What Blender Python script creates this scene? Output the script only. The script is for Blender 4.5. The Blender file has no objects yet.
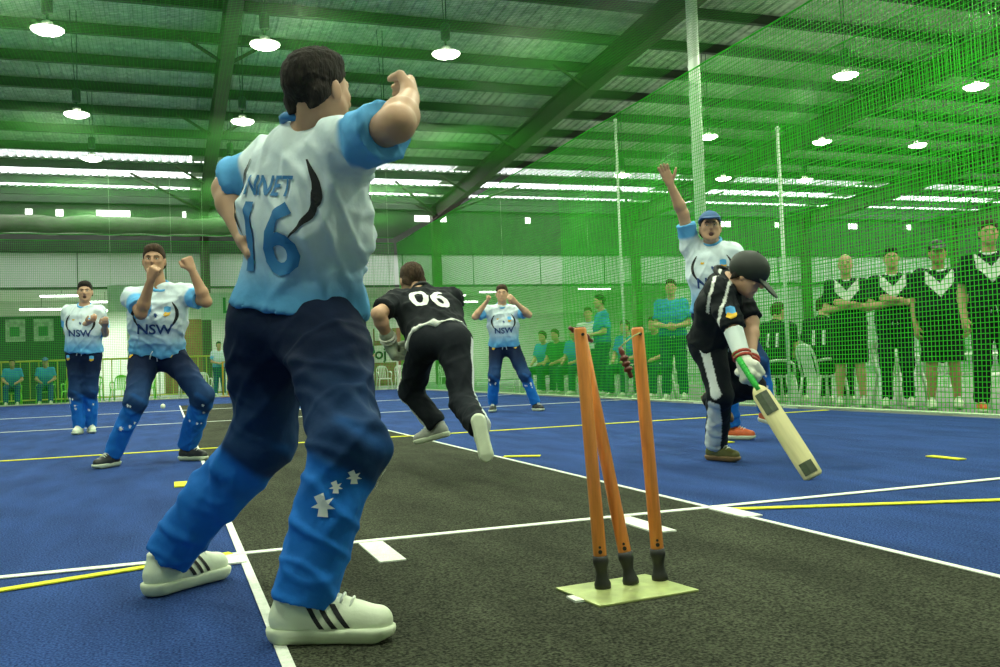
import bpy, bmesh, math, random
import numpy as np
from mathutils import Vector, Matrix
from mathutils.bvhtree import BVHTree

random.seed(7)
RNG = np.random.default_rng(11)
scene = bpy.context.scene
COL = scene.collection

# ------------------------------------------------------------------ camera
cam_data = bpy.data.cameras.new('camera')
cam = bpy.data.objects.new('camera', cam_data)
COL.objects.link(cam)
_r = Vector((0.942, -0.334, -0.037)).normalized()
_f = Vector((0.335, 0.942, 0.034)); _f = (_f - _f.dot(_r) * _r).normalized()
_u = _r.cross(_f)
cam.matrix_world = Matrix(((_r.x, _u.x, -_f.x, 0.0), (_r.y, _u.y, -_f.y, 0.0), (_r.z, _u.z, -_f.z, 0.65), (0, 0, 0, 1)))
cam_data.sensor_width = 36.0
cam_data.lens = 33.7
cam_data.clip_start = 0.05
cam_data.clip_end = 200
scene.camera = cam

# ------------------------------------------------------------------ world, exposure
world = bpy.data.worlds.new('sky'); scene.world = world
world.use_nodes = True
bg = world.node_tree.nodes['Background']
bg.inputs[0].default_value = (0.93, 0.97, 1.0, 1)
bg.inputs[1].default_value = 7.0
scene.view_settings.view_transform = 'Standard'
scene.view_settings.look = 'None'
scene.view_settings.gamma = 1.0
scene.view_settings.use_curve_mapping = False
scene.view_settings.exposure = 0.0
LAMP_POWER = 640.0
LAMP_COLOUR = (0.90, 1.0, 0.74)
TUBE_POWER = 110.0

# ------------------------------------------------------------------ materials
def lin(r, g, b):
    def c(v):
        v /= 255.0
        return v / 12.92 if v <= 0.04045 else ((v + 0.055) / 1.055) ** 2.4
    return (c(r), c(g), c(b))
MATS = {}
def mat(name, col, rough=0.6, metal=0.0, var=0.12, scale=8.0, bump=0.0, bscale=60.0, emit=0.0, transl=0.0, alpha=1.0, coat=0.0, spec=0.5, vcol=False, stretch=(1, 1, 1)):
    if name in MATS: return MATS[name]
    m = bpy.data.materials.new(name); m.use_nodes = True
    nt = m.node_tree; n = nt.nodes; L = nt.links
    b = n['Principled BSDF']
    b.inputs['Roughness'].default_value = rough
    b.inputs['Metallic'].default_value = metal
    b.inputs['Coat Weight'].default_value = coat
    b.inputs['Specular IOR Level'].default_value = spec
    tc = n.new('ShaderNodeTexCoord'); mp = n.new('ShaderNodeMapping'); mp.inputs['Scale'].default_value = stretch
    L.new(tc.outputs['Object'], mp.inputs['Vector'])
    nz = n.new('ShaderNodeTexNoise'); nz.inputs['Scale'].default_value = scale; nz.inputs['Detail'].default_value = 5
    L.new(mp.outputs[0], nz.inputs['Vector'])
    mr = n.new('ShaderNodeMapRange'); mr.inputs['From Min'].default_value = 0.25; mr.inputs['From Max'].default_value = 0.75
    mr.inputs['To Min'].default_value = 1 - var; mr.inputs['To Max'].default_value = 1 + var
    L.new(nz.outputs['Fac'], mr.inputs['Value'])
    mx = n.new('ShaderNodeMix'); mx.data_type = 'RGBA'; mx.blend_type = 'MULTIPLY'; mx.inputs['Factor'].default_value = 1.0
    if vcol:
        at_ = n.new('ShaderNodeVertexColor'); at_.layer_name = 'Col'
        L.new(at_.outputs['Color'], mx.inputs['A'])
    else:
        mx.inputs['A'].default_value = (*col, 1)
    L.new(mr.outputs[0], mx.inputs['B'])
    L.new(mx.outputs['Result'], b.inputs['Base Color'])
    if emit:
        b.inputs['Emission Color'].default_value = (*col, 1); b.inputs['Emission Strength'].default_value = emit
    if bump:
        n2 = n.new('ShaderNodeTexNoise'); n2.inputs['Scale'].default_value = bscale; n2.inputs['Detail'].default_value = 4
        L.new(mp.outputs[0], n2.inputs['Vector'])
        bp = n.new('ShaderNodeBump'); bp.inputs['Strength'].default_value = bump; bp.inputs['Distance'].default_value = 0.02
        L.new(n2.outputs['Fac'], bp.inputs['Height']); L.new(bp.outputs[0], b.inputs['Normal'])
    out = n['Material Output']
    if transl:
        t = n.new('ShaderNodeBsdfTranslucent'); L.new(mx.outputs['Result'], t.inputs['Color'])
        ms = n.new('ShaderNodeMixShader'); ms.inputs[0].default_value = transl
        L.new(b.outputs[0], ms.inputs[1]); L.new(t.outputs[0], ms.inputs[2]); L.new(ms.outputs[0], out.inputs['Surface'])
    if alpha < 1:
        t = n.new('ShaderNodeBsdfTransparent')
        ms = n.new('ShaderNodeMixShader'); ms.inputs[0].default_value = alpha
        L.new(t.outputs[0], ms.inputs[1]); L.new(b.outputs[0], ms.inputs[2]); L.new(ms.outputs[0], out.inputs['Surface'])
    MATS[name] = m
    return m

def turf(name, c1, c2, streak):
    m = bpy.data.materials.new(name); m.use_nodes = True
    nt = m.node_tree; n = nt.nodes; L = nt.links; b = n['Principled BSDF']
    b.inputs['Roughness'].default_value = 0.95; b.inputs['Specular IOR Level'].default_value = 0.1
    tc = n.new('ShaderNodeTexCoord')
    fine = n.new('ShaderNodeTexNoise'); fine.inputs['Scale'].default_value = 140; fine.inputs['Detail'].default_value = 3
    big = n.new('ShaderNodeTexNoise'); big.inputs['Scale'].default_value = 2.2; big.inputs['Detail'].default_value = 6
    mp = n.new('ShaderNodeMapping'); mp.inputs['Scale'].default_value = (2.0, 0.5, 1)
    L.new(tc.outputs['Object'], fine.inputs['Vector']); L.new(tc.outputs['Object'], mp.inputs['Vector']); L.new(mp.outputs[0], big.inputs['Vector'])
    r1 = n.new('ShaderNodeMapRange'); r1.inputs['From Min'].default_value = 0.36; r1.inputs['From Max'].default_value = 0.66
    L.new(fine.outputs['Fac'], r1.inputs['Value'])
    mx = n.new('ShaderNodeMix'); mx.data_type = 'RGBA'
    mx.inputs['A'].default_value = (*c1, 1); mx.inputs['B'].default_value = (*c2, 1)
    L.new(r1.outputs[0], mx.inputs['Factor'])
    r2 = n.new('ShaderNodeMapRange'); r2.inputs['From Min'].default_value = 0.3; r2.inputs['From Max'].default_value = 0.7
    r2.inputs['To Min'].default_value = 1 - streak; r2.inputs['To Max'].default_value = 1 + streak
    L.new(big.outputs['Fac'], r2.inputs['Value'])
    m2 = n.new('ShaderNodeMix'); m2.data_type = 'RGBA'; m2.blend_type = 'MULTIPLY'; m2.inputs['Factor'].default_value = 1
    L.new(mx.outputs['Result'], m2.inputs['A']); L.new(r2.outputs[0], m2.inputs['B'])
    L.new(m2.outputs['Result'], b.inputs['Base Color'])
    bp = n.new('ShaderNodeBump'); bp.inputs['Strength'].default_value = 0.9; bp.inputs['Distance'].default_value = 0.012
    L.new(fine.outputs['Fac'], bp.inputs['Height']); L.new(bp.outputs[0], b.inputs['Normal'])
    return m
M_BLUE = turf('blue_turf', (0.009, 0.026, 0.115), (0.044, 0.100, 0.315), 0.25)
M_PITCH = turf('dark_turf', (0.010, 0.012, 0.008), (0.080, 0.088, 0.058), 0.30)
M_LINEW = mat('white_turf_line', (0.78, 0.82, 0.74), 0.9, bump=0.4, bscale=150, var=0.15, scale=40)
M_LINEY = mat('yellow_turf_line', (0.72, 0.72, 0.03), 0.9, bump=0.4, bscale=150, var=0.15, scale=40)
M_CONC = mat('concrete', (0.16, 0.18, 0.15), 0.8, var=0.25, scale=1.5, bump=0.1)
M_NET = mat('green_nylon', (0.035, 0.56, 0.014), 0.5, var=0.15, scale=3, transl=0.5)
M_NETTOP = mat('olive_green_nylon', (0.035, 0.30, 0.02), 0.6, var=0.15, scale=3, transl=0.4)
M_ROPE = mat('pale_rope', (0.45, 0.62, 0.36), 0.8, var=0.2, scale=30)
M_SHEET = mat('galvanised_sheet', (0.62, 0.64, 0.56), 0.55, 0.0, var=0.4, scale=2.5, bump=0.6, bscale=7, stretch=(1, 2.5, 1))
M_STEEL = mat('dark_painted_steel', (0.045, 0.055, 0.040), 0.6, 0.1, var=0.25, scale=3)
M_RAFT = mat('brown_painted_steel', (0.060, 0.042, 0.030), 0.6, 0.1, var=0.25, scale=3)
M_COLW = mat('white_painted_steel', (0.72, 0.78, 0.70), 0.45, var=0.08, scale=2)
M_WALLW = mat('white_wall_paint', (0.74, 0.80, 0.68), 0.8, var=0.06, scale=0.7)
M_WALLD = mat('dark_wall_cladding', (0.06, 0.075, 0.05), 0.8, var=0.3, scale=0.6)
M_CURT = mat('grey_canvas', (0.16, 0.16, 0.12), 0.9, var=0.25, scale=3, bump=0.4, bscale=4)
M_SKIN = mat('skin', (0.52, 0.30, 0.19), 0.55, var=0.10, scale=14)
M_SKIN2 = mat('tanned_skin', (0.40, 0.22, 0.13), 0.55, var=0.10, scale=14)
M_CLOTH = mat('printed_cloth', (1, 1, 1), 0.75, var=0.05, scale=30, bump=0.15, bscale=25, vcol=True, spec=0.12)
M_HAIRD = mat('dark_brown_hair', (0.014, 0.010, 0.007), 0.95, var=0.5, scale=40, bump=0.8, bscale=90, stretch=(1, 1, 0.25))
M_HAIRB = mat('brown_hair', (0.05, 0.028, 0.014), 0.95, var=0.5, scale=40, bump=0.8, bscale=90, stretch=(1, 1, 0.25))
M_HAIRG = mat('grey_hair', (0.22, 0.19, 0.16), 0.7, var=0.3, scale=40, bump=0.5, bscale=90)
M_MOUTH = mat('mouth_dark', (0.06, 0.012, 0.012), 0.4, var=0.1)
M_EYE = mat('eye_white', (0.7, 0.68, 0.64), 0.3, var=0.03)
M_IRIS = mat('dark_iris', (0.02, 0.015, 0.012), 0.2, var=0.1)
M_PRNAVY = mat('navy_print', (0.012, 0.05, 0.20), 0.7, var=0.1)
M_PRBLUE = mat('blue_print', (0.02, 0.17, 0.42), 0.7, var=0.1)
M_PRWHITE = mat('white_print', (0.80, 0.82, 0.80), 0.7, var=0.05)
M_PRYEL = mat('yellow_print', (0.80, 0.48, 0.03), 0.7, var=0.1)
M_PRBLACK = mat('black_print', (0.006, 0.007, 0.010), 0.7, var=0.1)
M_PRSKY = mat('sky_print', (0.10, 0.42, 0.80), 0.7, var=0.1)
M_SHOEW = mat('white_shoe', (0.66, 0.72, 0.56), 0.5, var=0.08, scale=20, bump=0.1)
M_SHOED = mat('black_shoe', (0.02, 0.022, 0.024), 0.5, var=0.2, scale=20)
M_SHOEG = mat('grey_shoe', (0.30, 0.31, 0.28), 0.5, var=0.2, scale=20)
M_SHOEO = mat('orange_shoe', (0.65, 0.12, 0.03), 0.5, var=0.2, scale=20)
M_SOLE = mat('pale_sole', (0.60, 0.66, 0.50), 0.6, var=0.12, scale=15)
M_SOLED = mat('dark_sole', (0.04, 0.04, 0.04), 0.6, var=0.12, scale=15)
M_WOOD = mat('orange_wood', (0.74, 0.25, 0.05), 0.4, var=0.22, scale=14, bump=0.05, stretch=(6, 6, 0.6), coat=0.3)
M_BAIL = mat('red_brown_wood', (0.16, 0.035, 0.02), 0.4, var=0.25, scale=30)
M_RUBBER = mat('black_rubber', (0.012, 0.013, 0.013), 0.55, var=0.2, scale=30)
M_PLATE = mat('galvanised_plate', (0.48, 0.54, 0.22), 0.38, 0.35, var=0.3, scale=14, bump=0.06)
M_PLASTW = mat('white_plastic', (0.74, 0.78, 0.70), 0.4, var=0.06, scale=4)
M_PLASTG = mat('lime_plastic', (0.16, 0.62, 0.03), 0.4, var=0.1, scale=4)
M_COUNTER = mat('dark_green_board', (0.012, 0.055, 0.022), 0.6, var=0.2, scale=2)
M_POSTER = mat('pale_poster', (0.30, 0.42, 0.27), 0.6, var=0.5, scale=9)
M_PINK = mat('pink_poster', (0.75, 0.30, 0.25), 0.6, var=0.4, scale=7)
M_BANNER = mat('white_banner', (0.52, 0.62, 0.47), 0.7, var=0.15, scale=3)
M_GRNTXT = mat('green_lettering', (0.02, 0.20, 0.04), 0.7, var=0.1)
M_YBAR = mat('yellow_green_rail', (0.45, 0.50, 0.05), 0.5, var=0.2, scale=6)
M_ORBAR = mat('orange_plastic', (0.72, 0.30, 0.03), 0.5, var=0.15, scale=6)
M_WILLOW = mat('willow', (0.66, 0.60, 0.30), 0.45, var=0.12, scale=12, stretch=(4, 4, 0.5), coat=0.2)
M_GRIP = mat('green_grip', (0.03, 0.50, 0.06), 0.6, var=0.15, scale=40, bump=0.4, bscale=120)
M_GLOVEW = mat('white_glove', (0.62, 0.64, 0.54), 0.6, var=0.15, scale=25, bump=0.2)
M_GLOVEG = mat('grey_green_glove', (0.28, 0.33, 0.24), 0.6, var=0.4, scale=20, bump=0.2)
M_RED = mat('red_binding', (0.45, 0.06, 0.035), 0.6, var=0.2, scale=20)
M_LENS = mat('lamp_lens', (1.0, 1.0, 0.86), 0.4, var=0.02, emit=24.0, alpha=0.6)
M_TUBE = mat('fluorescent_tube', (0.92, 1.0, 0.90), 0.4, var=0.01, emit=9.0)
M_WIN = mat('lit_window', (0.95, 1.0, 0.9), 0.4, var=0.02, emit=4.0)
M_SKYL = mat('skylight_fibreglass', (0.85, 0.88, 0.86), 0.5, var=0.10, scale=3, transl=0.6, alpha=0.35)
M_FOIL = mat('patchy_foil', (0.62, 0.60, 0.55), 0.5, var=0.7, scale=5, transl=0.5, alpha=0.8)
M_BALLAST = mat('lamp_ballast', (0.05, 0.07, 0.07), 0.5, 0.3, var=0.15)
M_BALL = mat('pale_yellow_ball', (0.75, 0.78, 0.55), 0.6, var=0.1, scale=60)
M_STRING = mat('pale_string', (0.35, 0.40, 0.15), 0.8, var=0.1)
M_WOODP = mat('brown_timber', (0.20, 0.10, 0.04), 0.6, var=0.25, scale=5)

# ------------------------------------------------------------------ mesh helpers
def tag(o, label=None, cat=None, group=None, kind=None):
    if label: o['label'] = label
    if cat: o['category'] = cat
    if group: o['group'] = group
    if kind: o['kind'] = kind
    return o
def link(name, me, m=None, parent=None, loc=(0, 0, 0)):
    o = bpy.data.objects.new(name, me); COL.objects.link(o)
    if me is not None and m is not None and len(me.materials) == 0: me.materials.append(m)
    o.location = loc
    if parent is not None: o.parent = parent
    return o
def empty(name, loc=(0, 0, 0), rz=0.0):
    o = bpy.data.objects.new(name, None); COL.objects.link(o); o.location = loc; o.rotation_euler = (0, 0, rz)
    o.empty_display_size = 0.1
    return o
def copy_tree(o, parent=None):
    c = o.copy(); COL.objects.link(c); c.parent = parent
    for ch in list(o.children): copy_tree(ch, c)
    return c
class MB:
    def __init__(s): s.v = []; s.f = []
    def box(s, lo, hi, rot=None, at=(0, 0, 0)):
        k = len(s.v)
        for x in (lo[0], hi[0]):
            for y in (lo[1], hi[1]):
                for z in (lo[2], hi[2]):
                    p = Vector((x, y, z))
                    if rot is not None: p = rot @ p
                    s.v.append(tuple(p + Vector(at)))
        for q in ((0, 1, 3, 2), (4, 6, 7, 5), (0, 4, 5, 1), (2, 3, 7, 6), (0, 2, 6, 4), (1, 5, 7, 3)):
            s.f.append(tuple(k + i for i in q))
        return s
    def tube(s, pts, r, n=8, cap=True):
        pts = [Vector(p) for p in pts]
        rs = r if isinstance(r, (list, tuple)) else [r] * len(pts)
        k = len(s.v); ref = None
        for i, p in enumerate(pts):
            d = (pts[min(i + 1, len(pts) - 1)] - pts[max(i - 1, 0)]).normalized()
            if ref is None: ref = d.orthogonal().normalized()
            ref = (ref - ref.dot(d) * d)
            ref = ref.normalized() if ref.length > 1e-6 else d.orthogonal().normalized()
            b = d.cross(ref)
            for j in range(n):
                a = 2 * math.pi * j / n
                s.v.append(tuple(p + rs[i] * (math.cos(a) * ref + math.sin(a) * b)))
        for i in range(len(pts) - 1):
            for j in range(n):
                a = k + i * n + j; b_ = k + i * n + (j + 1) % n
                s.f.append((a, b_, b_ + n, a + n))
        if cap:
            s.f.append(tuple(k + j for j in reversed(range(n))))
            s.f.append(tuple(k + (len(pts) - 1) * n + j for j in range(n)))
        return s
    def prism(s, poly, z0, z1):            # polygon in xy
        k = len(s.v); n = len(poly)
        for z in (z0, z1):
            for p in poly: s.v.append((p[0], p[1], z))
        s.f.append(tuple(k + i for i in reversed(range(n)))); s.f.append(tuple(k + n + i for i in range(n)))
        for i in range(n): s.f.append((k + i, k + (i + 1) % n, k + n + (i + 1) % n, k + n + i))
        return s
    def lathe(s, prof, n=20, at=(0, 0, 0)):
        k = len(s.v)
        for r, z in prof:
            for j in range(n):
                a = 2 * math.pi * j / n
                s.v.append((at[0] + r * math.cos(a), at[1] + r * math.sin(a), at[2] + z))
        for i in range(len(prof) - 1):
            for j in range(n):
                a = k + i * n + j; b_ = k + i * n + (j + 1) % n
                s.f.append((a, b_, b_ + n, a + n))
        s.f.append(tuple(k + j for j in reversed(range(n)))); s.f.append(tuple(k + (len(prof) - 1) * n + j for j in range(n)))
        return s
    def mesh(s, name, smooth=False):
        me = bpy.data.meshes.new(name); me.from_pydata(s.v, [], s.f); me.update()
        if smooth: me.polygons.foreach_set('use_smooth', [True] * len(me.polygons))
        return me
    def build(s, name, m, parent=None, smooth=False, loc=(0, 0, 0)):
        return link(name, s.mesh(name, smooth), m, parent, loc)
def bevel(o, w=0.01, seg=2):
    md = o.modifiers.new('bevel', 'BEVEL'); md.width = w; md.segments = seg; md.limit_method = 'ANGLE'
    return o

# ------------------------------------------------------------------ the hall
X0, X1, Y0, Y1 = -16.0, 46.0, -6.0, 37.0
def roofz(y): return 7.45 + 0.066 * (36.0 - y)
fl = MB().box((X0, Y0, -0.30), (X1, Y1 + 6, -0.012)).build('floor', M_CONC); tag(fl, 'wide sports hall floor', kind='structure')
court = MB().box((-5.05, -2.0, -0.012), (7.10, 29.6, 0.0)).build('blue_court_turf', M_BLUE, fl)
pitch = MB().box((0.24, -2.0, 0.0), (2.19, 22.6, 0.003)).build('dark_pitch_strip', M_PITCH, fl)
LINE_N = [0]
def line(name, x0, x1, y0, y1, m, rot=0.0):
    LINE_N[0] += 1
    b = MB().box((x0, y0, 0.003), (x1, y1, 0.0050 + .0003 * LINE_N[0]))
    if rot:
        cx, cy = x0, (y0 + y1) / 2; R = Matrix.Rotation(rot, 3, 'Z')
        b.v = [tuple(R @ Vector((v[0] - cx, v[1] - cy, v[2])) + Vector((cx, cy, 0))) for v in b.v]
    return b.build(name, m, fl)
line('pitch_edge_line', 0.222, 0.25, -2.0, 22.6, M_LINEW)
line('pitch_edge_line', 2.18, 2.205, -2.0, 22.6, M_LINEW)
line('crease_line', -5.0, 7.0, 3.52, 3.565, M_LINEW)
line('crease_line', -5.0, 7.05, 13.95, 14.01, M_LINEW)
line('crease_line', -5.0, 7.05, 19.2, 19.28, M_LINEW)
line('court_line', -5.0, 7.05, 8.78, 8.85, M_LINEY)
line('court_line', 2.22, 7.05, 3.43, 3.48, M_LINEY, -0.36)
line('court_line', 0.20, 5.6, 3.54, 3.585, M_LINEY, math.pi + 0.33)
for x in (0.70, 1.74):
    line('guard_mark', x - 0.045, x + 0.045, 3.12, 3.50, M_LINEW)
line('guard_mark', 2.16, 2.25, 3.24, 3.50, M_LINEW)
line('guard_mark', 0.165, 0.24, 3.36, 3.50, M_LINEW)
line('guard_mark', 1.02, 1.12, 2.34, 2.40, M_LINEW)
line('court_dash', 2.22, 2.48, 6.22, 6.29, M_LINEY, -0.5)
line('court_dash', 4.30, 4.36, 4.25, 4.50, M_LINEY)
line('court_dash', 0.02, 0.10, 5.86, 6.12, M_LINEY)
line('court_dash', 3.95, 4.02, 6.10, 6.40, M_LINEY)

walls = dict(left=((X0 - .2, Y0, -0.3), (X0, Y1 + 6, 10.5)), right=((X1, Y0, -0.3), (X1 + .2, Y1 + 6, 10.5)), near=((X0, Y0 - .2, -0.3), (X1, Y0, 10.5)))
for k, (a, b) in walls.items():
    tag(MB().box(a, b).build('wall_' + k, M_WALLW), 'plain hall wall', kind='structure')
wf = MB().box((X0, Y1, 5.28), (X1, Y1 + .2, 7.6)).build('wall_far', M_WALLD)
tag(wf, 'dark upper cladding of the far wall above the white band', kind='structure')
band = MB().box((X0, Y1 - .25, 4.02), (X1, Y1 + .2, 5.30)).build('white_band_panel', M_WALLW, wf)
for i in range(15):       # joints of the white panels
    x = X0 + 4 + i * 3.0
    MB().box((x, Y1 - .262, 4.02), (x + .035, Y1 - .25, 5.3)).build('panel_joint', M_STEEL, wf)
MB().box((X0, Y1 - .30, 3.94), (X1, Y1 - .2, 4.03)).build('lower_rail', M_STEEL, wf)
MB().box((X0, Y1 - .30, 5.26), (X1, Y1 - .2, 5.34)).build('upper_rail', M_STEEL, wf)
# shop room under the band
tag(MB().box((X0, Y1 + 5.8, -0.3), (X1, Y1 + 6, 4.1)).build('wall_shop', M_WALLW), 'pale back wall of the shop bay', kind='structure')
tag(MB().box((X0, Y1 + .2, 4.0), (X1, Y1 + 6, 4.1)).build('ceiling_shop', M_WALLW), 'pale shop bay ceiling', kind='structure')

tag(MB().box((21.5, Y1 - .2, -0.3), (X1, Y1 + .2, 4.05)).build('wall_lower', M_WALLW), 'white lower wall beyond the divider net', kind='structure')
# roof: corrugated sheet, purlins, rafters, skylights, all belonging to the ceiling
def ribbed(y0, y1, m, name, parent, x0=X0, x1=X1, lift=0.0, pitch_=0.25):
    n = int((x1 - x0) / pitch_); v = []; f = []
    for i in range(n):
        x = x0 + i * pitch_
        for dx, dz in ((0, 0), (pitch_ * .62, 0), (pitch_ * .72, .04), (pitch_ * .90, .04)):
            for y in (y0, y1): v.append((x + dx, y, roofz(y) + dz + lift))
    for i in range(len(v) // 2 - 1): f.append((2 * i, 2 * i + 2, 2 * i + 3, 2 * i + 1))
    me = bpy.data.meshes.new(name); me.from_pydata(v, [], f); me.update()
    return link(name, me, m, parent)
ceil = ribbed(Y0 - .2, 30.7, M_SHEET, 'ceiling', None); tag(ceil, 'ribbed metal roof over the hall', kind='structure')
RAFT = [-7.6, 1.4, 10.35, 19.35, 28.3, 37.3]
rows = [(30.75, 32.25, M_FOIL), (32.55, 34.2, M_SKYL), (34.45, 35.75, M_SKYL), (36.0, 36.95, M_SKYL)]
edges = [X0] + RAFT + [X1]
for (a, b, m) in rows:
    for i in range(len(edges) - 1):
        ribbed(a, b, m, 'skylight_panel' if m is M_SKYL else 'foil_panel', ceil, edges[i] + .45, edges[i + 1] - .45)
        if i: MB().box((edges[i] - .5, a, roofz(a) - .05), (edges[i] + .5, b, roofz(a) + .12)).build('roof_strip', M_SHEET, ceil)
for a, b in ((32.2, 32.6), (34.15, 34.5), (35.7, 36.05)):
    ribbed(a, b, M_SHEET, 'roof_strip', ceil)
for y in [-4.5 + 1.75 * i for i in range(21)] + [32.4, 34.32, 35.87, 36.98]:
    z = roofz(y)
    b = MB(); b.box((X0, y - .035, z - .26), (X1, y + .035, z - .015)); b.box((X0, y - .10, z - .27), (X1, y + .035, z - .245))
    b.build('purlin', M_STEEL, ceil)
def sloped(x0, x1, y0, y1, d0, d1):
    b = MB(); b.v = [(x, y, roofz(y) - d) for x in (x0, x1) for y in (y0, y1) for d in (d1, d0)]
    b.f = [(0, 1, 3, 2), (4, 6, 7, 5), (0, 4, 5, 1), (2, 3, 7, 6), (0, 2, 6, 4), (1, 5, 7, 3)]
    return b
for x in RAFT:
    b = sloped(x - .012, x + .012, Y0, 36.6, .25, .85)
    for d0, d1 in ((.25, .275), (.83, .86)):
        c = sloped(x - .15, x + .15, Y0, 36.6, d0, d1); k = len(b.v); b.v += c.v; b.f += [tuple(i + k for i in q) for q in c.f]
    b.build('rafter', M_RAFT, ceil)
    for y in (21.5, 26.8, 32.0, 36.0):           # fly braces up to the purlins
        for s in (-1, 1):
            MB().tube([(x, y, roofz(y) - .82), (x + s * 1.0, y, roofz(y) - .2)], .04, 6).build('fly_brace', M_RAFT, ceil)
    for s in (-1, 1):
        MB().tube([(x, 35.9, roofz(36) - 0.75), (x + s * 2.4, 33.0, roofz(33) - .2)], .045, 6).build('wind_brace', M_RAFT, ceil)
    p = MB().box((x - .16, 36.2, -0.02), (x + .16, 36.55, roofz(36.4) - .3)).build('portal_post', M_RAFT, wf)
# small lit openings in the dark far wall
for i, (x, w) in enumerate(((-4.55, .22), (-3.55, .24), (-1.75, 1.15), (.72, .12), (9.95, .62), (10.8, .36), (14.6, .2), (24.4, .5), (27.2, .16), (31.6, .5), (35.0, .2))):
    tag(MB().box((x - w / 2, 36.92, 6.62 + .03 * (x > 5)), (x + w / 2, 36.99, 6.86 + .03 * (x > 5))).build('window_%d' % (i + 1), M_WIN), 'small bright opening high in the dark far wall', kind='structure')
# rolled canvas curtain below the openings
pts = [(X0 + 1 + i * .5, 36.0 + .05 * math.sin(i * .9), 6.15 + .03 * math.sin(i * 1.3)) for i in range(44)]
cur = MB().tube(pts, [.33 + .03 * math.sin(i * 2.1) for i in range(44)], 14).build('rolled_curtain', M_CURT, None, True)
tag(cur, 'long rolled grey canvas curtain hung along the dark far wall', 'curtain')
cur2 = MB().tube([(x, 35.8, 5.78 + .05 * abs(math.sin(x * 1.7))) for x in [X0 + 1 + .2 * i for i in range(108)]], .03, 5).build('scalloped_rope', M_ROPE, cur)

# white column standing at the side net and the thin net poles
colm = empty('steel_column', (7.34, 11.75, 0))
MB().tube([(0, 0, -.012), (0, 0, roofz(11.6) - .03)], .085, 20).build('shaft', M_COLW, colm, True)
MB().box((-.16, -.16, -.012), (.16, .16, .012)).build('base_plate', M_COLW, colm)
for sx in (-1, 1):
    for sy in (-1, 1): MB().lathe([(.016, .012), (.016, .035)], 6, (sx * .12, sy * .12, 0)).build('bolt', M_STEEL, colm)
tag(colm, 'thick white round steel column rising beside the green side net', 'column')
for (y, h, lb) in ((14.1, 4.7, 'thin white pole holding the side net beyond the thick column'), (9.72, 3.45, 'thin white pole holding the side net beside the seated spectators')):
    pe = empty('net_pole', (7.23, y, 0))
    MB().tube([(0, 0, -.012), (0, 0, h)], .022, 10).build('pole', M_COLW, pe, True)
    MB().lathe([(.03, h), (.03, h + .03), (.01, h + .05)], 10).build('cap', M_COLW, pe)
    MB().lathe([(.09, -.012), (.09, .01), (.03, .02)], 14).build('foot', M_COLW, pe)
    tag(pe, lb, 'pole')

# ------------------------------------------------------------------ nets: real strands
def net(name, origin, du, dv, nu, nv, r, sagdir, label, seg=0.8, border=True, m=None):
    o = Vector(origin); du = Vector(du); dv = Vector(dv)       # one cell along u and v
    nrm = du.cross(dv).normalized(); sag = Vector(sagdir)
    def P(i, j):
        u, v = i / nu, j / nv
        w = .5 * math.sin(u * 23) * math.sin(v * 5 + 1) + .5 * math.sin(u * 51 + v * 9)
        return o + du * i + dv * j + sag * (0.35 * w + math.sin(math.pi * v))
    V = []; F = []
    def strand(pts, side):
        k = len(V)
        for p in pts:
            V.append(p + r * nrm); V.append(p - .5 * r * nrm + .87 * r * side); V.append(p - .5 * r * nrm - .87 * r * side)
        for i in range(len(pts) - 1):
            a = k + 3 * i
            for j in range(3):
                c, d = a + j, a + (j + 1) % 3
                F.append((c, d, d + 3, c + 3))
    su = max(1, round(nu * du.length / seg)); sv = max(1, round(nv * dv.length / seg))
    un, vn = du.normalized(), dv.normalized()
    for i in range(nu + 1): strand([P(i, nv * t / sv) for t in range(sv + 1)], un)
    for j in range(nv + 1): strand([P(nu * t / su, j) for t in range(su + 1)], vn)
    root = empty(name, origin)
    me = bpy.data.meshes.new('mesh_strands'); me.from_pydata([tuple(p - o) for p in V], [], F); me.update()
    tag(link('mesh_strands', me, m or M_NET, root), kind='stuff')
    if border:
        for j in (0, nv):
            MB().tube([tuple(P(nu * t / su, j) - o) for t in range(su + 1)], .012, 6).build('border_rope', M_ROPE if j == 0 else M_NET, root)
    tag(root, label, 'net')
    return root
net('sports_net', (7.10, -1.45, 0.03), (0, .05, 0), (0, 0, .05), 622, 94, .0043, (.05, 0, 0), 'green side net between the court and the standing spectators in black')
net('sports_net', (-4.96, 29.62, 0.03), (.05, 0, 0), (0, 0, .05), 239, 94, .0042, (0, .06, 0), 'green end net across the far end of the pitch')
net('sports_net', (-5.08, -1.45, 0.03), (0, .05, 0), (0, 0, .05), 618, 94, .003, (-.05, 0, 0), 'green side net along the court edge away from the spectators')
net('sports_net', (-4.98, -1.45, 4.90), (.05, 0, 0), (0, .05, 0), 239, 620, .0017, (0, 0, -.10), 'green overhead net spread flat above the whole court', m=M_NETTOP)
net('sports_net', (11.8, 2.0, 0.03), (0, .06, 0), (0, 0, .06), 420, 105, .005, (.06, 0, 0), 'green divider net behind the row of seated and standing spectators')

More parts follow.
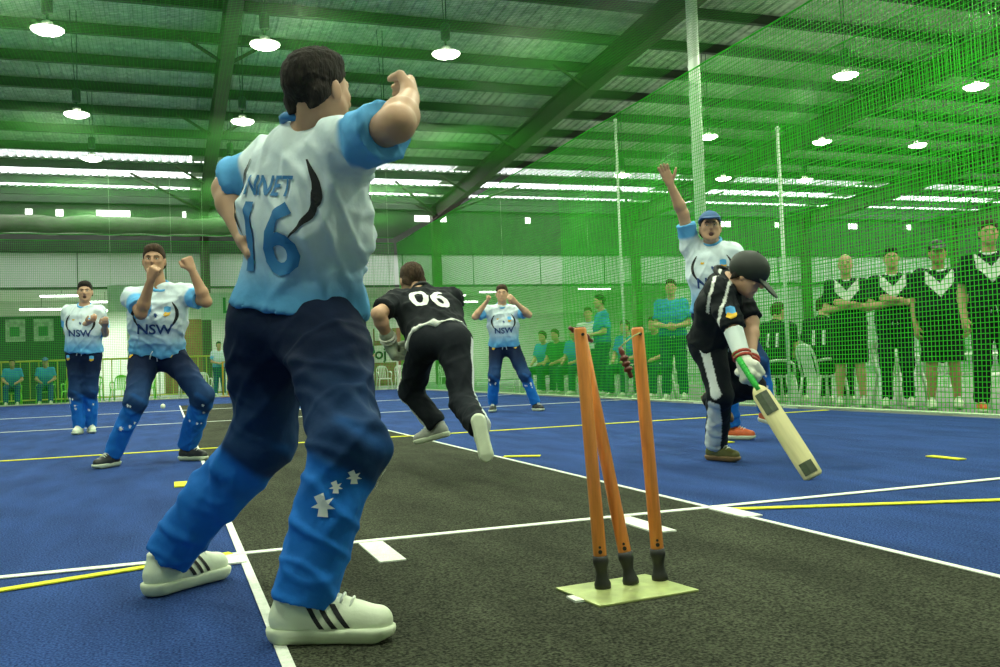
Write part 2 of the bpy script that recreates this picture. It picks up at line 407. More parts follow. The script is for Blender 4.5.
# ------------------------------------------------------------------ high bay lamps
def make_lamp():
    t = empty('high_bay_lamp')
    MB().lathe([(.05, .02), (.24, .0), (.245, -.02), (.20, -.055), (.10, -.085), (.02, -.095)], 24).build('lens', M_LENS, t, True)
    MB().lathe([(.245, -.012), (.255, -.006), (.255, .008), (.245, .012)], 24).build('rim', M_PLASTW, t)
    MB().lathe([(.05, .02), (.08, .06), (.085, .11), (.05, .13)], 14).build('neck', M_PLASTW, t, True)
    bevel(MB().lathe([(.075, .24), (.085, .26), (.085, .50), (.06, .53)], 14).build('ballast', M_BALLAST, t, True))
    MB().tube([(0, 0, .12), (0, 0, .25)], .02, 8).build('stem', M_BALLAST, t)
    return t
vis = [(-1.67, 16.15), (1.68, 16.05), (4.8, 15.8), (13.0, 15.2), (16.4, 15.2), (-1.67, 21.2), (1.68, 21.1), (4.8, 20.9), (13.0, 20.3), (16.4, 20.2), (19.4, 20.0), (-1.67, 25.4), (1.68, 25.4), (4.8, 25.2), (13.0, 25.05), (16.5, 25.0), (19.4, 24.8), (28.5, 20.0), (28.5, 25.0)]
hid = [(x, y) for y in (1.0, 6.0, 11.0) for x in (-7.0, -1.67, 1.68, 4.8, 13.0, 19.4)] + [(-7.0, 16.0), (-7.0, 21.0), (-7.0, 25.4), (19.4, 15.1), (28.5, 11.0), (28.5, 4.0), (9.6, 11.0), (9.6, 6.0), (9.6, 1.0), (16.4, 6.0), (16.4, 1.0)]  # lamps out of view; the last few added to brighten side net and spectators
lamp0 = make_lamp()
LAMPS = [lamp0] + [copy_tree(lamp0) for _ in range(len(vis + hid) - 1)]
for t, (x, y) in zip(LAMPS, vis + hid):
    t.location = (x, y, 6.24)
    zt = roofz(y) - 6.24 + .01
    MB().tube([(.02, 0, .52), (.03, 0, zt)], .010, 6).build('hanger_cable', M_BALLAST, t)
    MB().tube([(-.02, 0, .52), (-.10, 0, zt)], .008, 6).build('supply_cord', M_BALLAST, t)
    tag(t, 'glowing high bay lamp with dark ballast hanging from the metal roof', 'lamp', 'high bay lamps under the roof')
    ld = bpy.data.lights.new('lamp_light', 'SPOT'); ld.energy = LAMP_POWER; ld.color = LAMP_COLOUR; ld.shadow_soft_size = .16; ld.spot_size = math.radians(168); ld.spot_blend = .6
    lo = bpy.data.objects.new('lamp_light', ld); COL.objects.link(lo); lo.parent = t; lo.location = (0, 0, -.11)

# fluorescent tubes in the shop bay
def tube_light(x, y, z, w, label, group):
    t = empty('fluorescent_light', (x, y, z))
    MB().box((-w / 2, -.08, .03), (w / 2, .08, .09)).build('housing', M_PLASTW, t)
    MB().tube([(-w / 2 + .03, 0, 0), (w / 2 - .03, 0, 0)], .03, 8).build('tube', M_TUBE, t, True)
    for s in (-1, 1): MB().box((s * w / 2 - .03, -.03, -.03), (s * w / 2 + .03, .03, .05)).build('tube_holder', M_PLASTW, t)
    MB().tube([(0, 0, .09), (0, 0, 4.02 - z if z < 3.9 else .3)], .008, 5).build('hanger', M_STEEL, t)
    ld = bpy.data.lights.new('tube_light', 'AREA'); ld.shape = 'RECTANGLE'; ld.size = w; ld.size_y = .08; ld.energy = TUBE_POWER; ld.color = (.9, 1, .85)
    lo = bpy.data.objects.new('tube_light', ld); COL.objects.link(lo); lo.parent = t; lo.location = (0, 0, -.05)
    tag(t, label, 'light', group)
for (x, y, z, w) in ((-3.6, 37.6, 3.78, 1.5), (-2.2, 38.6, 3.62, 1.5), (-.6, 37.5, 3.72, 1.4), (-4.6, 40.5, 3.5, 1.6), (-2.0, 41.0, 3.45, 1.6), (3.4, 38.5, 3.7, 1.5), (10.9, 37.2, 3.62, 1.8), (13.2, 37.2, 3.75, 1.7), (12.5, 40.0, 3.55, 1.5), (17.6, 37.0, 3.82, 1.6), (25.5, 37.2, 3.95, 1.8), (30.5, 38.0, 3.8, 1.6)):
    tube_light(x, y, z, w, 'long white fluorescent light hung under the white wall band', 'fluorescent lights in the shop bay')

# ------------------------------------------------------------------ the wicket
wk = empty('spring_wicket', (1.19, 2.36, 0.003))
def L(p): return (p[0] - 1.19, p[1] - 2.36, p[2] - 0.003)
pl = MB(); pl.prism([L((x, y, 0))[:2] for x, y in ((1.030, 2.50), (1.055, 2.262), (1.372, 2.290), (1.335, 2.53))], 0.0, .007)
bevel(pl.build('base_plate', M_PLATE, wk), .002)
for a, b in (((1.146, 2.43, .010), (1.109, 2.435, .749)), ((1.238, 2.435, .010), (1.153, 2.53, .738)), ((1.334, 2.44, .010), (1.297, 2.445, .746))):
    a, b = Vector(L(a)), Vector(L(b)); d = (b - a).normalized()
    st = MB().tube([a + d * .085, a + d * .09, a + d * .4, b - d * .006, b], [.0175, .019, .0188, .0182, .015], 18).build('stump', M_WOOD, wk, True)
    MB().tube([a, a + d * .012, a + d * .022, a + d * .042, a + d * .058, a + d * .072, a + d * .092], [.023, .024, .020, .0155, .018, .0225, .0225], 18).build('rubber_spring', M_RUBBER, st, True)
    MB().tube([b - d * .004, b + d * .0015], .0135, 16).build('end_groove', M_BAIL, st)
    side = d.cross(Vector((.9, -.3, 0))).normalized()
    for h, w in ((.105, .006), (.118, .004)):
        n_ = Vector((-.35, -.93, 0)); MB().tube([a + d * h + n_ * .017, a + d * h + n_ * .0205], w, 8).build('screw', M_RUBBER, st)
    for h in (.12,):
        MB().tube([b - d * .02 + Vector((-.1, -1, 0)) * .016, b - d * .02 + Vector((-.1, -1, 0)) * .0215], .0045, 8).build('eyelet', M_RUBBER, st)
e0 = Vector(L((1.297, 2.426, .725)))
MB().tube([e0, e0 + Vector((-.012, -.02, .004)), e0 + Vector((-.045, -.045, -.005)), e0 + Vector((-.080, -.062, -.022)), e0 + Vector((-.105, -.073, -.037))], .0022, 6).build('tether_cord', M_STRING, wk, True)
tag(wk, 'three orange wooden stumps on black rubber springs, base plate on dark turf', 'stumps')
def bail(p, q, label, n):
    p, q = Vector(p), Vector(q); c = (p + q) / 2; d = (q - p).normalized(); Lh = (q - p).length
    prof = [(0, .006), (.10, .0065), (.16, .009), (.22, .0065), (.28, .0065), (.33, .0125), (.40, .0125), (.43, .0075), (.47, .0075), (.50, .0125), (.58, .0125), (.61, .0075), (.65, .0075), (.68, .0125), (.76, .0125), (.80, .0065), (.90, .0065), (1.0, .006)]
    o = MB().tube([p - c + d * Lh * t for t, _ in prof], [r for _, r in prof], 14).build('bail', M_BAIL, None, True, c)
    tag(o, label, 'bail'); return o
bail((1.106, 2.50, .752), (1.196, 2.545, .712), 'red-brown wooden bail flying off behind the leaning pair of stumps', 1)
bail((1.192, 2.353, .688), (1.214, 2.335, .602), 'grooved red-brown bail dangling on a cord from the lone upright stump', 2)
bl = bpy.data.meshes.new('ball'); bmm = bmesh.new(); bmesh.ops.create_icosphere(bmm, subdivisions=3, radius=.05); bmm.to_mesh(bl); bmm.free()
bo = link('cricket_ball', bl, M_BALL, None, (-.115, 21.06, .0505)); MB().tube([(.0502 * math.cos(a), .0502 * math.sin(a), 0) for a in [i * math.pi / 10 for i in range(21)]], .0015, 5).build('seam', M_PRWHITE, bo)
tag(bo, 'small pale ball lying on the blue turf near the far net', 'ball')

# ------------------------------------------------------------------ plastic chairs
def arc(p0, p1, p2, n=8):
    p0, p1, p2 = Vector(p0), Vector(p1), Vector(p2)
    return [(1 - t) ** 2 * p0 + 2 * t * (1 - t) * p1 + t * t * p2 for t in [i / n for i in range(n + 1)]]
def make_chair(m):
    t = empty('plastic_chair')
    # seat: dished panel, front is +y
    b = MB(); n = 7
    for s in (0, 1):
        for i in range(n):
            for j in range(n):
                u, v = i / (n - 1) - .5, j / (n - 1) - .5
                b.v.append((u * .44 * (1 + .12 * v), v * .42, .43 - .025 * (1 - (2 * u) ** 2) * (1 - (2 * v) ** 2) - (.03 if v > .45 else 0) - s * .014))
    for s in (0, 1):
        for i in range(n - 1):
            for j in range(n - 1):
                a = s * n * n + i * n + j; q = (a, a + n, a + n + 1, a + 1)
                b.f.append(q if s == 0 else q[::-1])
    for i in range(n - 1):
        for a, c in ((i * n, (i + 1) * n), ((i + 1) * n + n - 1, i * n + n - 1), (i + 1, i), ((n - 1) * n + i, (n - 1) * n + i + 1)):
            b.f.append((a, c, c + n * n, a + n * n))
    b.build('seat', m, t, True)
    # back frame: rounded hoop, tapering up
    hoop = [(-.20, -.20, .42), (-.215, -.235, .60), (-.20, -.27, .74)] + arc((-.20, -.27, .74), (-.16, -.30, .87), (0, -.30, .87), 6)[1:] + arc((0, -.30, .87), (.16, -.30, .87), (.20, -.27, .74), 6)[1:] + [(.215, -.235, .60), (.20, -.20, .42)]
    back = MB().tube(hoop, .019, 6).build('backrest', m, t, True)
    MB().box((-.16, -.30, .80), (.16, -.275, .862)).build('top_rail', m, back)
    for x in (-.12, -.06, 0, .06, .12):
        s = MB(); s.v = [(x - .017, -.205, .43), (x + .017, -.205, .43), (x + .017, -.300, .82), (x - .017, -.300, .82), (x - .017, -.192, .43), (x + .017, -.192, .43), (x + .017, -.287, .82), (x - .017, -.287, .82)]
        s.f = [(0, 1, 2, 3), (7, 6, 5, 4), (0, 4, 5, 1), (1, 5, 6, 2), (2, 6, 7, 3), (3, 7, 4, 0)]
        s.build('back_slat', m, back)
    for s in (-1, 1):
        MB().tube([(s * .21, -.19, .44), (s * .225, -.215, .25), (s * .235, -.26, 0)], [.024, .022, .026], 6).build('leg', m, t, True)
        MB().tube([(s * .215, .19, .43), (s * .235, .215, .22), (s * .25, .225, 0)], [.024, .022, .026], 6).build('leg', m, t, True)
        MB().tube([(s * .215, -.24, .64), (s * .245, -.08, .655), (s * .25, .10, .65), (s * .245, .19, .58), (s * .225, .205, .42)], [.017, .022, .024, .022, .02], 6).build('armrest', m, t, True)
    return t
chair_w = make_chair(M_PLASTW); chair_g = make_chair(M_PLASTG)
CH_USED = {'w': False, 'g': False}
def chair(kind, x, y, rz, label, group=None):
    src = chair_w if kind == 'w' else chair_g
    t = src if not CH_USED[kind] else copy_tree(src); CH_USED[kind] = True
    t.location = (x, y, -.012); t.scale = (.9, .9, .9); t.rotation_euler = (0, 0, rz); tag(t, label, 'chair', group)
    if not group and 'group' in t: del t['group']
    return t
GR = 'white plastic chairs lined along the side net'
LB = 'white plastic armchair in the row behind the side net'
# facing the adjoining court (+x): front is +y of the chair, so rz = -90 degrees
for (x, y) in ((7.80, 9.80), (7.75, 10.72), (9.0, 10.9), (7.75, 11.35), (8.55, 9.3), (8.75, 8.6)):
    chair('w', x, y, -1.57 + random.uniform(-.25, .25), LB, GR)
chair('w', 8.62, 7.65, 1.9, 'white plastic armchair between the man in a cap and the man at the net')
for i, (x, y) in enumerate(((7.75, 14.9), (8.45, 15.6), (8.5, 16.4), (7.8, 17.2), (7.75, 18.1), (7.8, 19.0), (7.75, 20.2), (7.7, 13.9))):
    chair('w', x, y, 1.57 + random.uniform(-.2, .2), LB, GR)
GF = 'white plastic chairs behind the end net'
for i, (x, y) in enumerate(((5.55, 30.5), (6.15, 30.5), (6.75, 30.6), (7.35, 30.4), (7.9, 30.6), (8.6, 29.6), (9.2, 29.2), (.55, 30.6), (1.05, 30.7))):
    chair('w', x, y, 3.14 + random.uniform(-.2, .2), 'white plastic armchair behind the end net, facing the court', GF)
GG = 'lime green chairs behind the end net'
for i, (x, y) in enumerate(((-2.75, 30.7), (-2.1, 30.7), (-1.4, 30.6), (-.6, 30.7), (-4.3, 30.75), (-3.42, 30.75))):
    chair('g', x, y, 3.14 + random.uniform(-.3, .3), 'lime green plastic armchair behind the end net', GG)

# ------------------------------------------------------------------ far end furniture
ct = empty('display_board', (-4.1, 32.6, -.012))
MB().box((-2.2, -.05, .0), (1.15, .05, 2.75)).build('panel', M_COUNTER, ct)
for x in (-1.55, -.35, .45):
    po = MB().box((x - .28, -.075, 1.95), (x + .28, -.05, 2.65)).build('poster', M_POSTER, ct)
    MB().box((x - .15, -.08, 2.12), (x + .12, -.075, 2.42)).build('poster_figure', M_GRNTXT, po)
tag(ct, 'dark green display board with three pale posters behind seated players', 'board')
bar = empty('barrier', (-3.2, 31.9, -.012))
MB().tube([(-2.6, 0, 1.32), (6.2, 0, 1.32)], .028, 8).build('top_rail', M_YBAR, bar)
MB().tube([(-2.6, 0, .12), (6.2, 0, .12)], .022, 8).build('bottom_rail', M_YBAR, bar)
for i in range(35): MB().tube([(-2.6 + i * .2588, 0, .12), (-2.6 + i * .2588, 0, 1.32)], .014, 6).build('bar', M_YBAR, bar)
for x in (-2.55, 0.3, 3.2, 6.15): MB().box((x - .03, -.25, 0), (x + .03, .25, .03)).build('foot', M_YBAR, bar)
tag(bar, 'yellow-green metal crowd barrier with upright bars in front of the display board', 'barrier')
def board(name, x, y, z0, z1, w, m, label, cat, text=None, tm=None, size=.5, legs=False, tilt=0.0):
    t = empty(name, (x, y, z0 if not legs else -.012), tilt)
    zb = 0 if not legs else z0 + .012
    h = z1 - z0
    MB().box((-w / 2, -.02, zb), (w / 2, .02, zb + h)).build('panel', m, t)
    if legs:
        for s in (-1, 1): MB().box((s * w / 2 - .03, -.03, 0), (s * w / 2 + .03, .03, zb + h)).build('post', M_COLW, t)
    else:
        for s in (-1, 1): MB().tube([(s * w * .45, 0, h), (s * w * .45, 0, roofz(y) - z0 - .02)], .008, 5).build('hanging_cord', M_ROPE, t)
    if text:
        c = bpy.data.curves.new('lettering', 'FONT'); c.body = text; c.size = size; c.align_x = 'CENTER'; c.align_y = 'CENTER'; c.extrude = .004; c.offset = .012
        tmp = bpy.data.objects.new('lettering', c); COL.objects.link(tmp); bpy.context.view_layer.update()
        me = bpy.data.meshes.new_from_object(tmp.evaluated_get(bpy.context.evaluated_depsgraph_get())); bpy.data.objects.remove(tmp)
        me.materials.clear(); o = link('lettering', me, tm, t)
        o.rotation_euler = (math.pi / 2, 0, 0); o.location = (0, -.026, zb + h / 2)
    tag(t, label, cat)
    return t
board('banner', -.75, 33.0, 2.85, 3.75, 2.1, M_BANNER, 'white banner with green letters hung behind the shouting player', 'banner', 'SC', M_GRNTXT, .75)
board('banner', 2.2, 33.0, 2.55, 3.45, 2.2, M_BANNER, 'pale banner with green letters hung behind the man with raised fists', 'banner', 'LA', M_GRNTXT, .75)
board('banner', 13.9, 33.4, 2.6, 3.5, 4.0, M_BANNER, 'long pale banner hung behind the far fielder', 'banner')
board('notice_board', -.75, 33.6, .95, 2.45, .95, M_PINK, 'pink notice on white posts beside the display board', 'sign', legs=True)
board('advert_board', 6.6, 32.2, .9, 1.5, 2.0, M_PLASTW, 'low white advertising board behind the white chairs', 'sign', 'Banoj', M_PRBLACK, .55, legs=True)
board('white_notice', 7.0, 31.6, 1.65, 2.45, .6, M_PLASTW, 'small white notice hung beyond the running player', 'sign', 'B', M_PRSKY, .4)
board('green_banner', 4.6, 34.0, 2.1, 2.9, 2.6, mat('teal_banner', (.03, .30, .20), .7, var=.3, scale=3), 'teal green banner hung beside the white notice', 'banner')
# spare orange stumps against the end net
sp = empty('orange_wicket', (1.82, 30.1, -.012))
MB().box((-.30, -.09, 0), (.30, .09, .05)).build('base', M_ORBAR, sp)
for x in (-.22, -.07, .08, .23): MB().tube([(x, 0, .05), (x, 0, 1.08), (x, 0, 1.10)], [.028, .028, .018], 10).build('stump', M_ORBAR, sp, True)
tag(sp, 'set of tall orange plastic stumps standing behind the end net', 'stumps')
# brown cupboards and white cups in the shop bay
for i, (x, y, w, h) in enumerate(((0.6, 38.5, 1.4, 2.9), (5.0, 39.5, 2.0, 2.6), (9.0, 38.8, 1.6, 2.4))):
    t = empty('tall_cupboard', (x, y, -.012))
    MB().box((-w / 2, -.25, 0), (w / 2, .25, h)).build('carcass', M_WOODP, t)
    for s in (-1, 1):
        d = MB().box((min(0, s * (w / 2 - .02)) + (.01 if s > 0 else 0), -.275, .08), (max(0, s * (w / 2 - .02)) - (.01 if s < 0 else 0), -.25, h - .06)).build('door', M_WOODP, t)
        MB().tube([(s * .06, -.30, h * .45), (s * .06, -.30, h * .55)], .012, 6).build('handle', M_COLW, d)
    tag(t, ['brown timber cupboard behind the man with raised fists', 'wide brown timber cupboard behind the teal banner', 'brown timber cupboard deep in the shop bay beyond the runner'][i], 'cupboard')

# ------------------------------------------------------------------ implicit surfaces -> one continuous mesh
def V3(*a): return np.array(a, float)
def unit(v):
    v = np.asarray(v, float); return v / (np.linalg.norm(v) + 1e-12)
class SDF:
    def __init__(s, vox): s.vox = vox; s.ops = []
    def cone(s, a, b, ra, rb, k=.03, flat_a=False, flat_b=False):
        s.ops.append(('c', np.asarray(a, float), np.asarray(b, float), ra, rb, k, flat_a, flat_b)); return s
    def ell(s, c, R, rad, k=.02, sub=False):
        s.ops.append(('e', np.asarray(c, float), np.asarray(R, float), np.asarray(rad, float), k, sub)); return s
    def cut(s, p, n):              # remove everything on the side n points to
        s.ops.append(('p', np.asarray(p, float), unit(n))); return s
    def mesh(s, name):
        vox = s.vox; lo = []; hi = []
        for o in s.ops:
            if o[0] == 'c':
                r = max(o[3], o[4]); lo.append(np.minimum(o[1], o[2]) - r); hi.append(np.maximum(o[1], o[2]) + r)
            elif o[0] == 'e' and not o[5]:
                r = max(o[3]); lo.append(o[1] - r); hi.append(o[1] + r)
        lo = np.min(lo, 0) - 3 * vox; hi = np.max(hi, 0) + 3 * vox
        n = np.ceil((hi - lo) / vox).astype(int) + 1
        D = np.full(n, .5, np.float32)
        ax = [(lo[i] + np.arange(n[i]) * vox).astype(np.float32) for i in range(3)]
        for o in s.ops:
            if o[0] == 'p':
                d = ((ax[0] - o[1][0]) * o[2][0])[:, None, None] + ((ax[1] - o[1][1]) * o[2][1])[None, :, None] + ((ax[2] - o[1][2]) * o[2][2])[None, None, :]
                np.maximum(D, d, out=D); continue
            if o[0] == 'c':
                r = max(o[3], o[4]); k = o[5]; l = np.minimum(o[1], o[2]) - r; h = np.maximum(o[1], o[2]) + r
            else:
                r = max(o[3]); k = o[4]; l = o[1] - r; h = o[1] + r
            m = k + 2 * vox
            i0 = np.maximum(((l - m - lo) / vox).astype(int), 0); i1 = np.minimum(((h + m - lo) / vox).astype(int) + 2, n)
            sl = tuple(slice(i0[q], i1[q]) for q in range(3))
            x = ax[0][sl[0]][:, None, None]; y = ax[1][sl[1]][None, :, None]; z = ax[2][sl[2]][None, None, :]
            if o[0] == 'c':
                a, b = o[1], o[2]; ba = b - a; bb = max(float(ba @ ba), 1e-9)
                px, py, pz = x - a[0], y - a[1], z - a[2]
                traw = (px * ba[0] + py * ba[1] + pz * ba[2]) / bb
                t = np.clip(traw, 0, 1)
                d = np.sqrt((px - t * ba[0]) ** 2 + (py - t * ba[1]) ** 2 + (pz - t * ba[2]) ** 2) - (o[3] + (o[4] - o[3]) * t)
                if o[6]: d = np.maximum(d, -traw * math.sqrt(bb))
                if o[7]: d = np.maximum(d, (traw - 1) * math.sqrt(bb))
            else:
                R, rad = o[2], o[3]
                px, py, pz = x - o[1][0], y - o[1][1], z - o[1][2]
                q = [px * R[i][0] + py * R[i][1] + pz * R[i][2] for i in range(3)]
                k0 = np.sqrt(sum((q[i] / rad[i]) ** 2 for i in range(3))); k1 = np.sqrt(sum((q[i] / rad[i] ** 2) ** 2 for i in range(3))) + 1e-6
                d = k0 * (k0 - 1) / k1
            E = D[sl]
            if o[0] == 'e' and o[5]:
                d = -d; h_ = np.maximum(k - np.abs(E - d), 0) / max(k, 1e-6); D[sl] = np.maximum(E, d) + h_ * h_ * k * .25
            else:
                h_ = np.maximum(k - np.abs(E - d), 0) / max(k, 1e-6); D[sl] = np.minimum(E, d) - h_ * h_ * k * .25
        return surface_nets(D, lo, vox, name)
def surface_nets(D, lo, vox, name):
    S = D < 0
    c = np.zeros(np.array(D.shape) - 1, np.int8)
    for i in (0, 1):
        for j in (0, 1):
            for k in (0, 1):
                c += S[i:D.shape[0] - 1 + i, j:D.shape[1] - 1 + j, k:D.shape[2] - 1 + k]
    I = np.argwhere((c > 0) & (c < 8))
    idm = np.full(c.shape, -1, np.int32); idm[I[:, 0], I[:, 1], I[:, 2]] = np.arange(len(I))
    cv = {}
    for i in (0, 1):
        for j in (0, 1):
            for k in (0, 1): cv[i, j, k] = D[I[:, 0] + i, I[:, 1] + j, I[:, 2] + k]
    pos = np.zeros((len(I), 3)); cnt = np.zeros(len(I))
    for a in cv:
        for q in range(3):
            if a[q] == 0:
                b = list(a); b[q] = 1; b = tuple(b)
                va, vb = cv[a], cv[b]; m = (va < 0) != (vb < 0)
                t = np.where(m, va / np.where(m, va - vb, 1), 0)
                for w in range(3): pos[:, w] += np.where(m, a[w] + (t if w == q else 0), 0)
                cnt += m
    pos = lo + (I + pos / cnt[:, None]) * vox
    F = []
    for q in range(3):
        o1, o2 = (q + 1) % 3, (q + 2) % 3
        s0 = [slice(None)] * 3; s1 = [slice(None)] * 3
        s0[q] = slice(0, -1); s1[q] = slice(1, None)
        A, B = S[tuple(s0)], S[tuple(s1)]
        E = np.argwhere(A != B)
        E = E[(E[:, o1] > 0) & (E[:, o2] > 0) & (E[:, o1] < c.shape[o1]) & (E[:, o2] < c.shape[o2])]
        flip = A[E[:, 0], E[:, 1], E[:, 2]]
        def cid(d1, d2):
            G = E.copy(); G[:, o1] += d1; G[:, o2] += d2
            return idm[G[:, 0], G[:, 1], G[:, 2]]
        Q = np.stack([cid(-1, -1), cid(0, -1), cid(0, 0), cid(-1, 0)], 1)
        Q[~flip] = Q[~flip][:, ::-1]
        F.append(Q)
    F = np.concatenate(F)
    F = F[(F >= 0).all(1)]
    me = bpy.data.meshes.new(name)
    me.vertices.add(len(pos)); me.vertices.foreach_set('co', pos.astype(np.float32).ravel())
    me.loops.add(F.size); me.loops.foreach_set('vertex_index', F.astype(np.int32).ravel())
    me.polygons.add(len(F)); me.polygons.foreach_set('loop_start', np.arange(0, F.size, 4, dtype=np.int32))
    me.update(calc_edges=True); me.validate()
    me.polygons.foreach_set('use_smooth', np.ones(len(me.polygons), bool))
    return me
def coords(me):
    a = np.empty(len(me.vertices) * 3, np.float32); me.vertices.foreach_get('co', a); return a.reshape(-1, 3).astype(float)
def normals(me):
    a = np.empty(len(me.vertices) * 3, np.float32); me.vertices.foreach_get('normal', a); return a.reshape(-1, 3).astype(float)
def folds(me, amp, freq, seed, axis=(0, 0, 1), env0=None):
    rng = np.random.default_rng(seed); P = coords(me); N = normals(me); axis = unit(axis)
    w = np.zeros(len(P))
    for i in range(9):
        hi = i >= 4
        d = unit(rng.normal(size=3)); d = unit(d - .35 * (d @ axis) * axis); f = freq * (rng.uniform(2.0, 3.2) if hi else rng.uniform(.7, 1.5))
        ph = f * (P @ d) + rng.uniform(0, 6.28) + 1.6 * np.sin(freq * .6 * (P @ unit(rng.normal(size=3))) + rng.uniform(0, 6.28)) + .8 * np.sin(freq * 1.3 * (P @ unit(rng.normal(size=3))) + rng.uniform(0, 6.28))
        env = .5 + .5 * np.sin(freq * .45 * (P @ unit(rng.normal(size=3))) + rng.uniform(0, 6.28))
        w += ((.5 + .5 * np.cos(ph)) ** 5 - .20) * env * (.7 if hi else 1.15)
    if env0 is not None: w = w * env0
    P = P + N * (amp * w / 1.6)[:, None]
    me.vertices.foreach_set('co', P.astype(np.float32).ravel()); me.update()
def paint(me, rgb):
    ca = me.color_attributes.new('Col', 'FLOAT_COLOR', 'POINT')
    ca.data.foreach_set('color', np.concatenate([rgb, np.ones((len(rgb), 1))], 1).astype(np.float32).ravel())
def lerp(a, b, t): return np.asarray(a) * (1 - t)[:, None] + np.asarray(b) * t[:, None]
def sstep(x, a, b):
    t = np.clip((x - a) / (b - a), 0, 1); return t * t * (3 - 2 * t)

# ------------------------------------------------------------------ shoe shared by everyone (toe towards +y, sole at z = 0)
def shoe_meshes():
    up = SDF(.005)
    up.cone((0, -.035, .05), (0, .06, .05), .038, .041, .02).cone((0, .06, .05), (.004, .165, .042), .041, .033, .02)
    up.cone((0, -.018, .06), (0, -.022, .112), .040, .037, .02, flat_b=True).cone((0, .035, .088), (0, .12, .058), .026, .022, .02)
    up.cut((0, 0, .02), (0, 0, -1))
    so = SDF(.005)
    so.cone((0, -.035, .03), (0, .05, .03), .045, .040, .01).cone((0, .05, .03), (.006, .16, .03), .040, .044, .01)
    so.cut((0, 0, .0), (0, 0, -1)); so.cut((0, .0, .034), (0, 0, 1)); so.cut((0, .17, .004), (0, .35, -.94))
    return up.mesh('shoe_upper'), so.mesh('shoe_sole')
SHOE_UP, SHOE_SOLE = shoe_meshes()
SHOE_BVH = BVHTree.FromPolygons([v.co for v in SHOE_UP.vertices], [tuple(p.vertices) for p in SHOE_UP.polygons])
def lace_mesh():
    b = MB()
    for i, y in enumerate((.05, .07, .09, .11)):
        z = .118 - .42 * (y - .05)
        b.tube([(-.024, y, z - .016), (-.012, y + .002, z - .003), (.012, y + .004, z - .003), (.024, y, z - .016)], .0032, 5)
    return b.mesh('laces', True)
LACES = lace_mesh()
def stripe_mesh(side):
    b = MB()
    for y in (.035, .062, .089):
        k = len(b.v); n = 7; rows_ = []
        for i in range(n):
            t = i / (n - 1); z = .036 + t * .05; yy = y + .018 - t * .034 + (0)
            for dy in (-.006, .006):
                h = SHOE_BVH.ray_cast(Vector((side * .2, yy + dy, z)), Vector((-side, 0, 0)))
                p = h[0] if h[0] is not None else Vector((side * .03, yy + dy, z))
                b.v.append((p.x + side * .0018, p.y, p.z))
        for i in range(n - 1):
            q = (k + 2 * i, k + 2 * i + 1, k + 2 * i + 3, k + 2 * i + 2); b.f.append(q if side < 0 else q[::-1])
    return b.mesh('side_stripes')
STRIPES = {s: stripe_mesh(s) for s in (-1, 1)}
def add_shoe(body, base, ankle, fwd, up, S, mu, ms, stripes=False, laces=True, lacem=None):
    f = Vector(unit(fwd)); u = Vector(up); u = (u - u.dot(f) * f).normalized(); r = f.cross(u)
    pos = Vector(ankle) - Vector(base) - u * (.088 * S)
    M = Matrix(((r.x, f.x, u.x, pos.x), (r.y, f.y, u.y, pos.y), (r.z, f.z, u.z, pos.z), (0, 0, 0, 1))) @ Matrix.Scale(S, 4)
    o = link('shoe', SHOE_UP, None, body); o.matrix_local = M
    if len(SHOE_UP.materials) == 0: SHOE_UP.materials.append(M_SHOEW); SHOE_SOLE.materials.append(M_SOLE); LACES.materials.append(M_PLASTW); [x.materials.append(M_PRBLACK) for x in STRIPES.values()]
    o.material_slots[0].link = 'OBJECT'; o.material_slots[0].material = mu
    s = link('sole', SHOE_SOLE, None, o); s.material_slots[0].link = 'OBJECT'; s.material_slots[0].material = ms
    if laces: link('laces', LACES, None, o)
    if stripes:
        for q in (-1, 1): link('side_stripes', STRIPES[q], None, o)
    return o

# ------------------------------------------------------------------ flat print laid onto cloth
def print_on(body, target, base, shape, centre, u, v, n, size, m, name, off=.0045, reach=.35):
    P = coords(target)
    bvh = BVHTree.FromPolygons([Vector(p) for p in P], [tuple(p.vertices) for p in target.polygons])
    if isinstance(shape, str):
        c = bpy.data.curves.new('t', 'FONT'); c.body = shape; c.size = 1.0; c.align_x = 'CENTER'; c.align_y = 'CENTER'; c.offset = .02; c.resolution_u = 3
        o = bpy.data.objects.new('t', c); COL.objects.link(o); bpy.context.view_layer.update()
        me = bpy.data.meshes.new_from_object(o.evaluated_get(bpy.context.evaluated_depsgraph_get())); bpy.data.objects.remove(o)
        bm = bmesh.new(); bm.from_mesh(me)
    else:
        bm = bmesh.new(); vs = [bm.verts.new((x, y, 0)) for x, y in shape]; bm.faces.new(vs)
    bmesh.ops.triangulate(bm, faces=bm.faces[:])
    for _ in range(5):
        es = [e for e in bm.edges if e.calc_length() * size > .011]
        if not es: break
        bmesh.ops.subdivide_edges(bm, edges=es, cuts=1); bmesh.ops.triangulate(bm, faces=[f for f in bm.faces if len(f.verts) > 3])
    c0 = Vector(np.asarray(centre) - np.asarray(base)); u, v, n = Vector(u), Vector(v), Vector(n)
    dead = []
    for w in bm.verts:
        p = c0 + u * (w.co.x * size) + v * (w.co.y * size)
        h = bvh.ray_cast(p + n * reach, -n, reach + .25)
        if h[0] is None: dead.append(w)
        else: w.co = h[0] + n * off
    bmesh.ops.delete(bm, geom=dead, context='VERTS')
    me = bpy.data.meshes.new(name); bm.to_mesh(me); bm.free()
    return link(name, me, m, body)
STAR = [((1.0 if i % 2 == 0 else .45) * math.cos(math.pi * i / 7), (1.0 if i % 2 == 0 else .45) * math.sin(math.pi * i / 7)) for i in range(14)]
SHIELD = [(-.5, .5), (0, .62), (.5, .5), (.5, -.1), (.28, -.5), (0, -.7), (-.28, -.5), (-.5, -.1)]
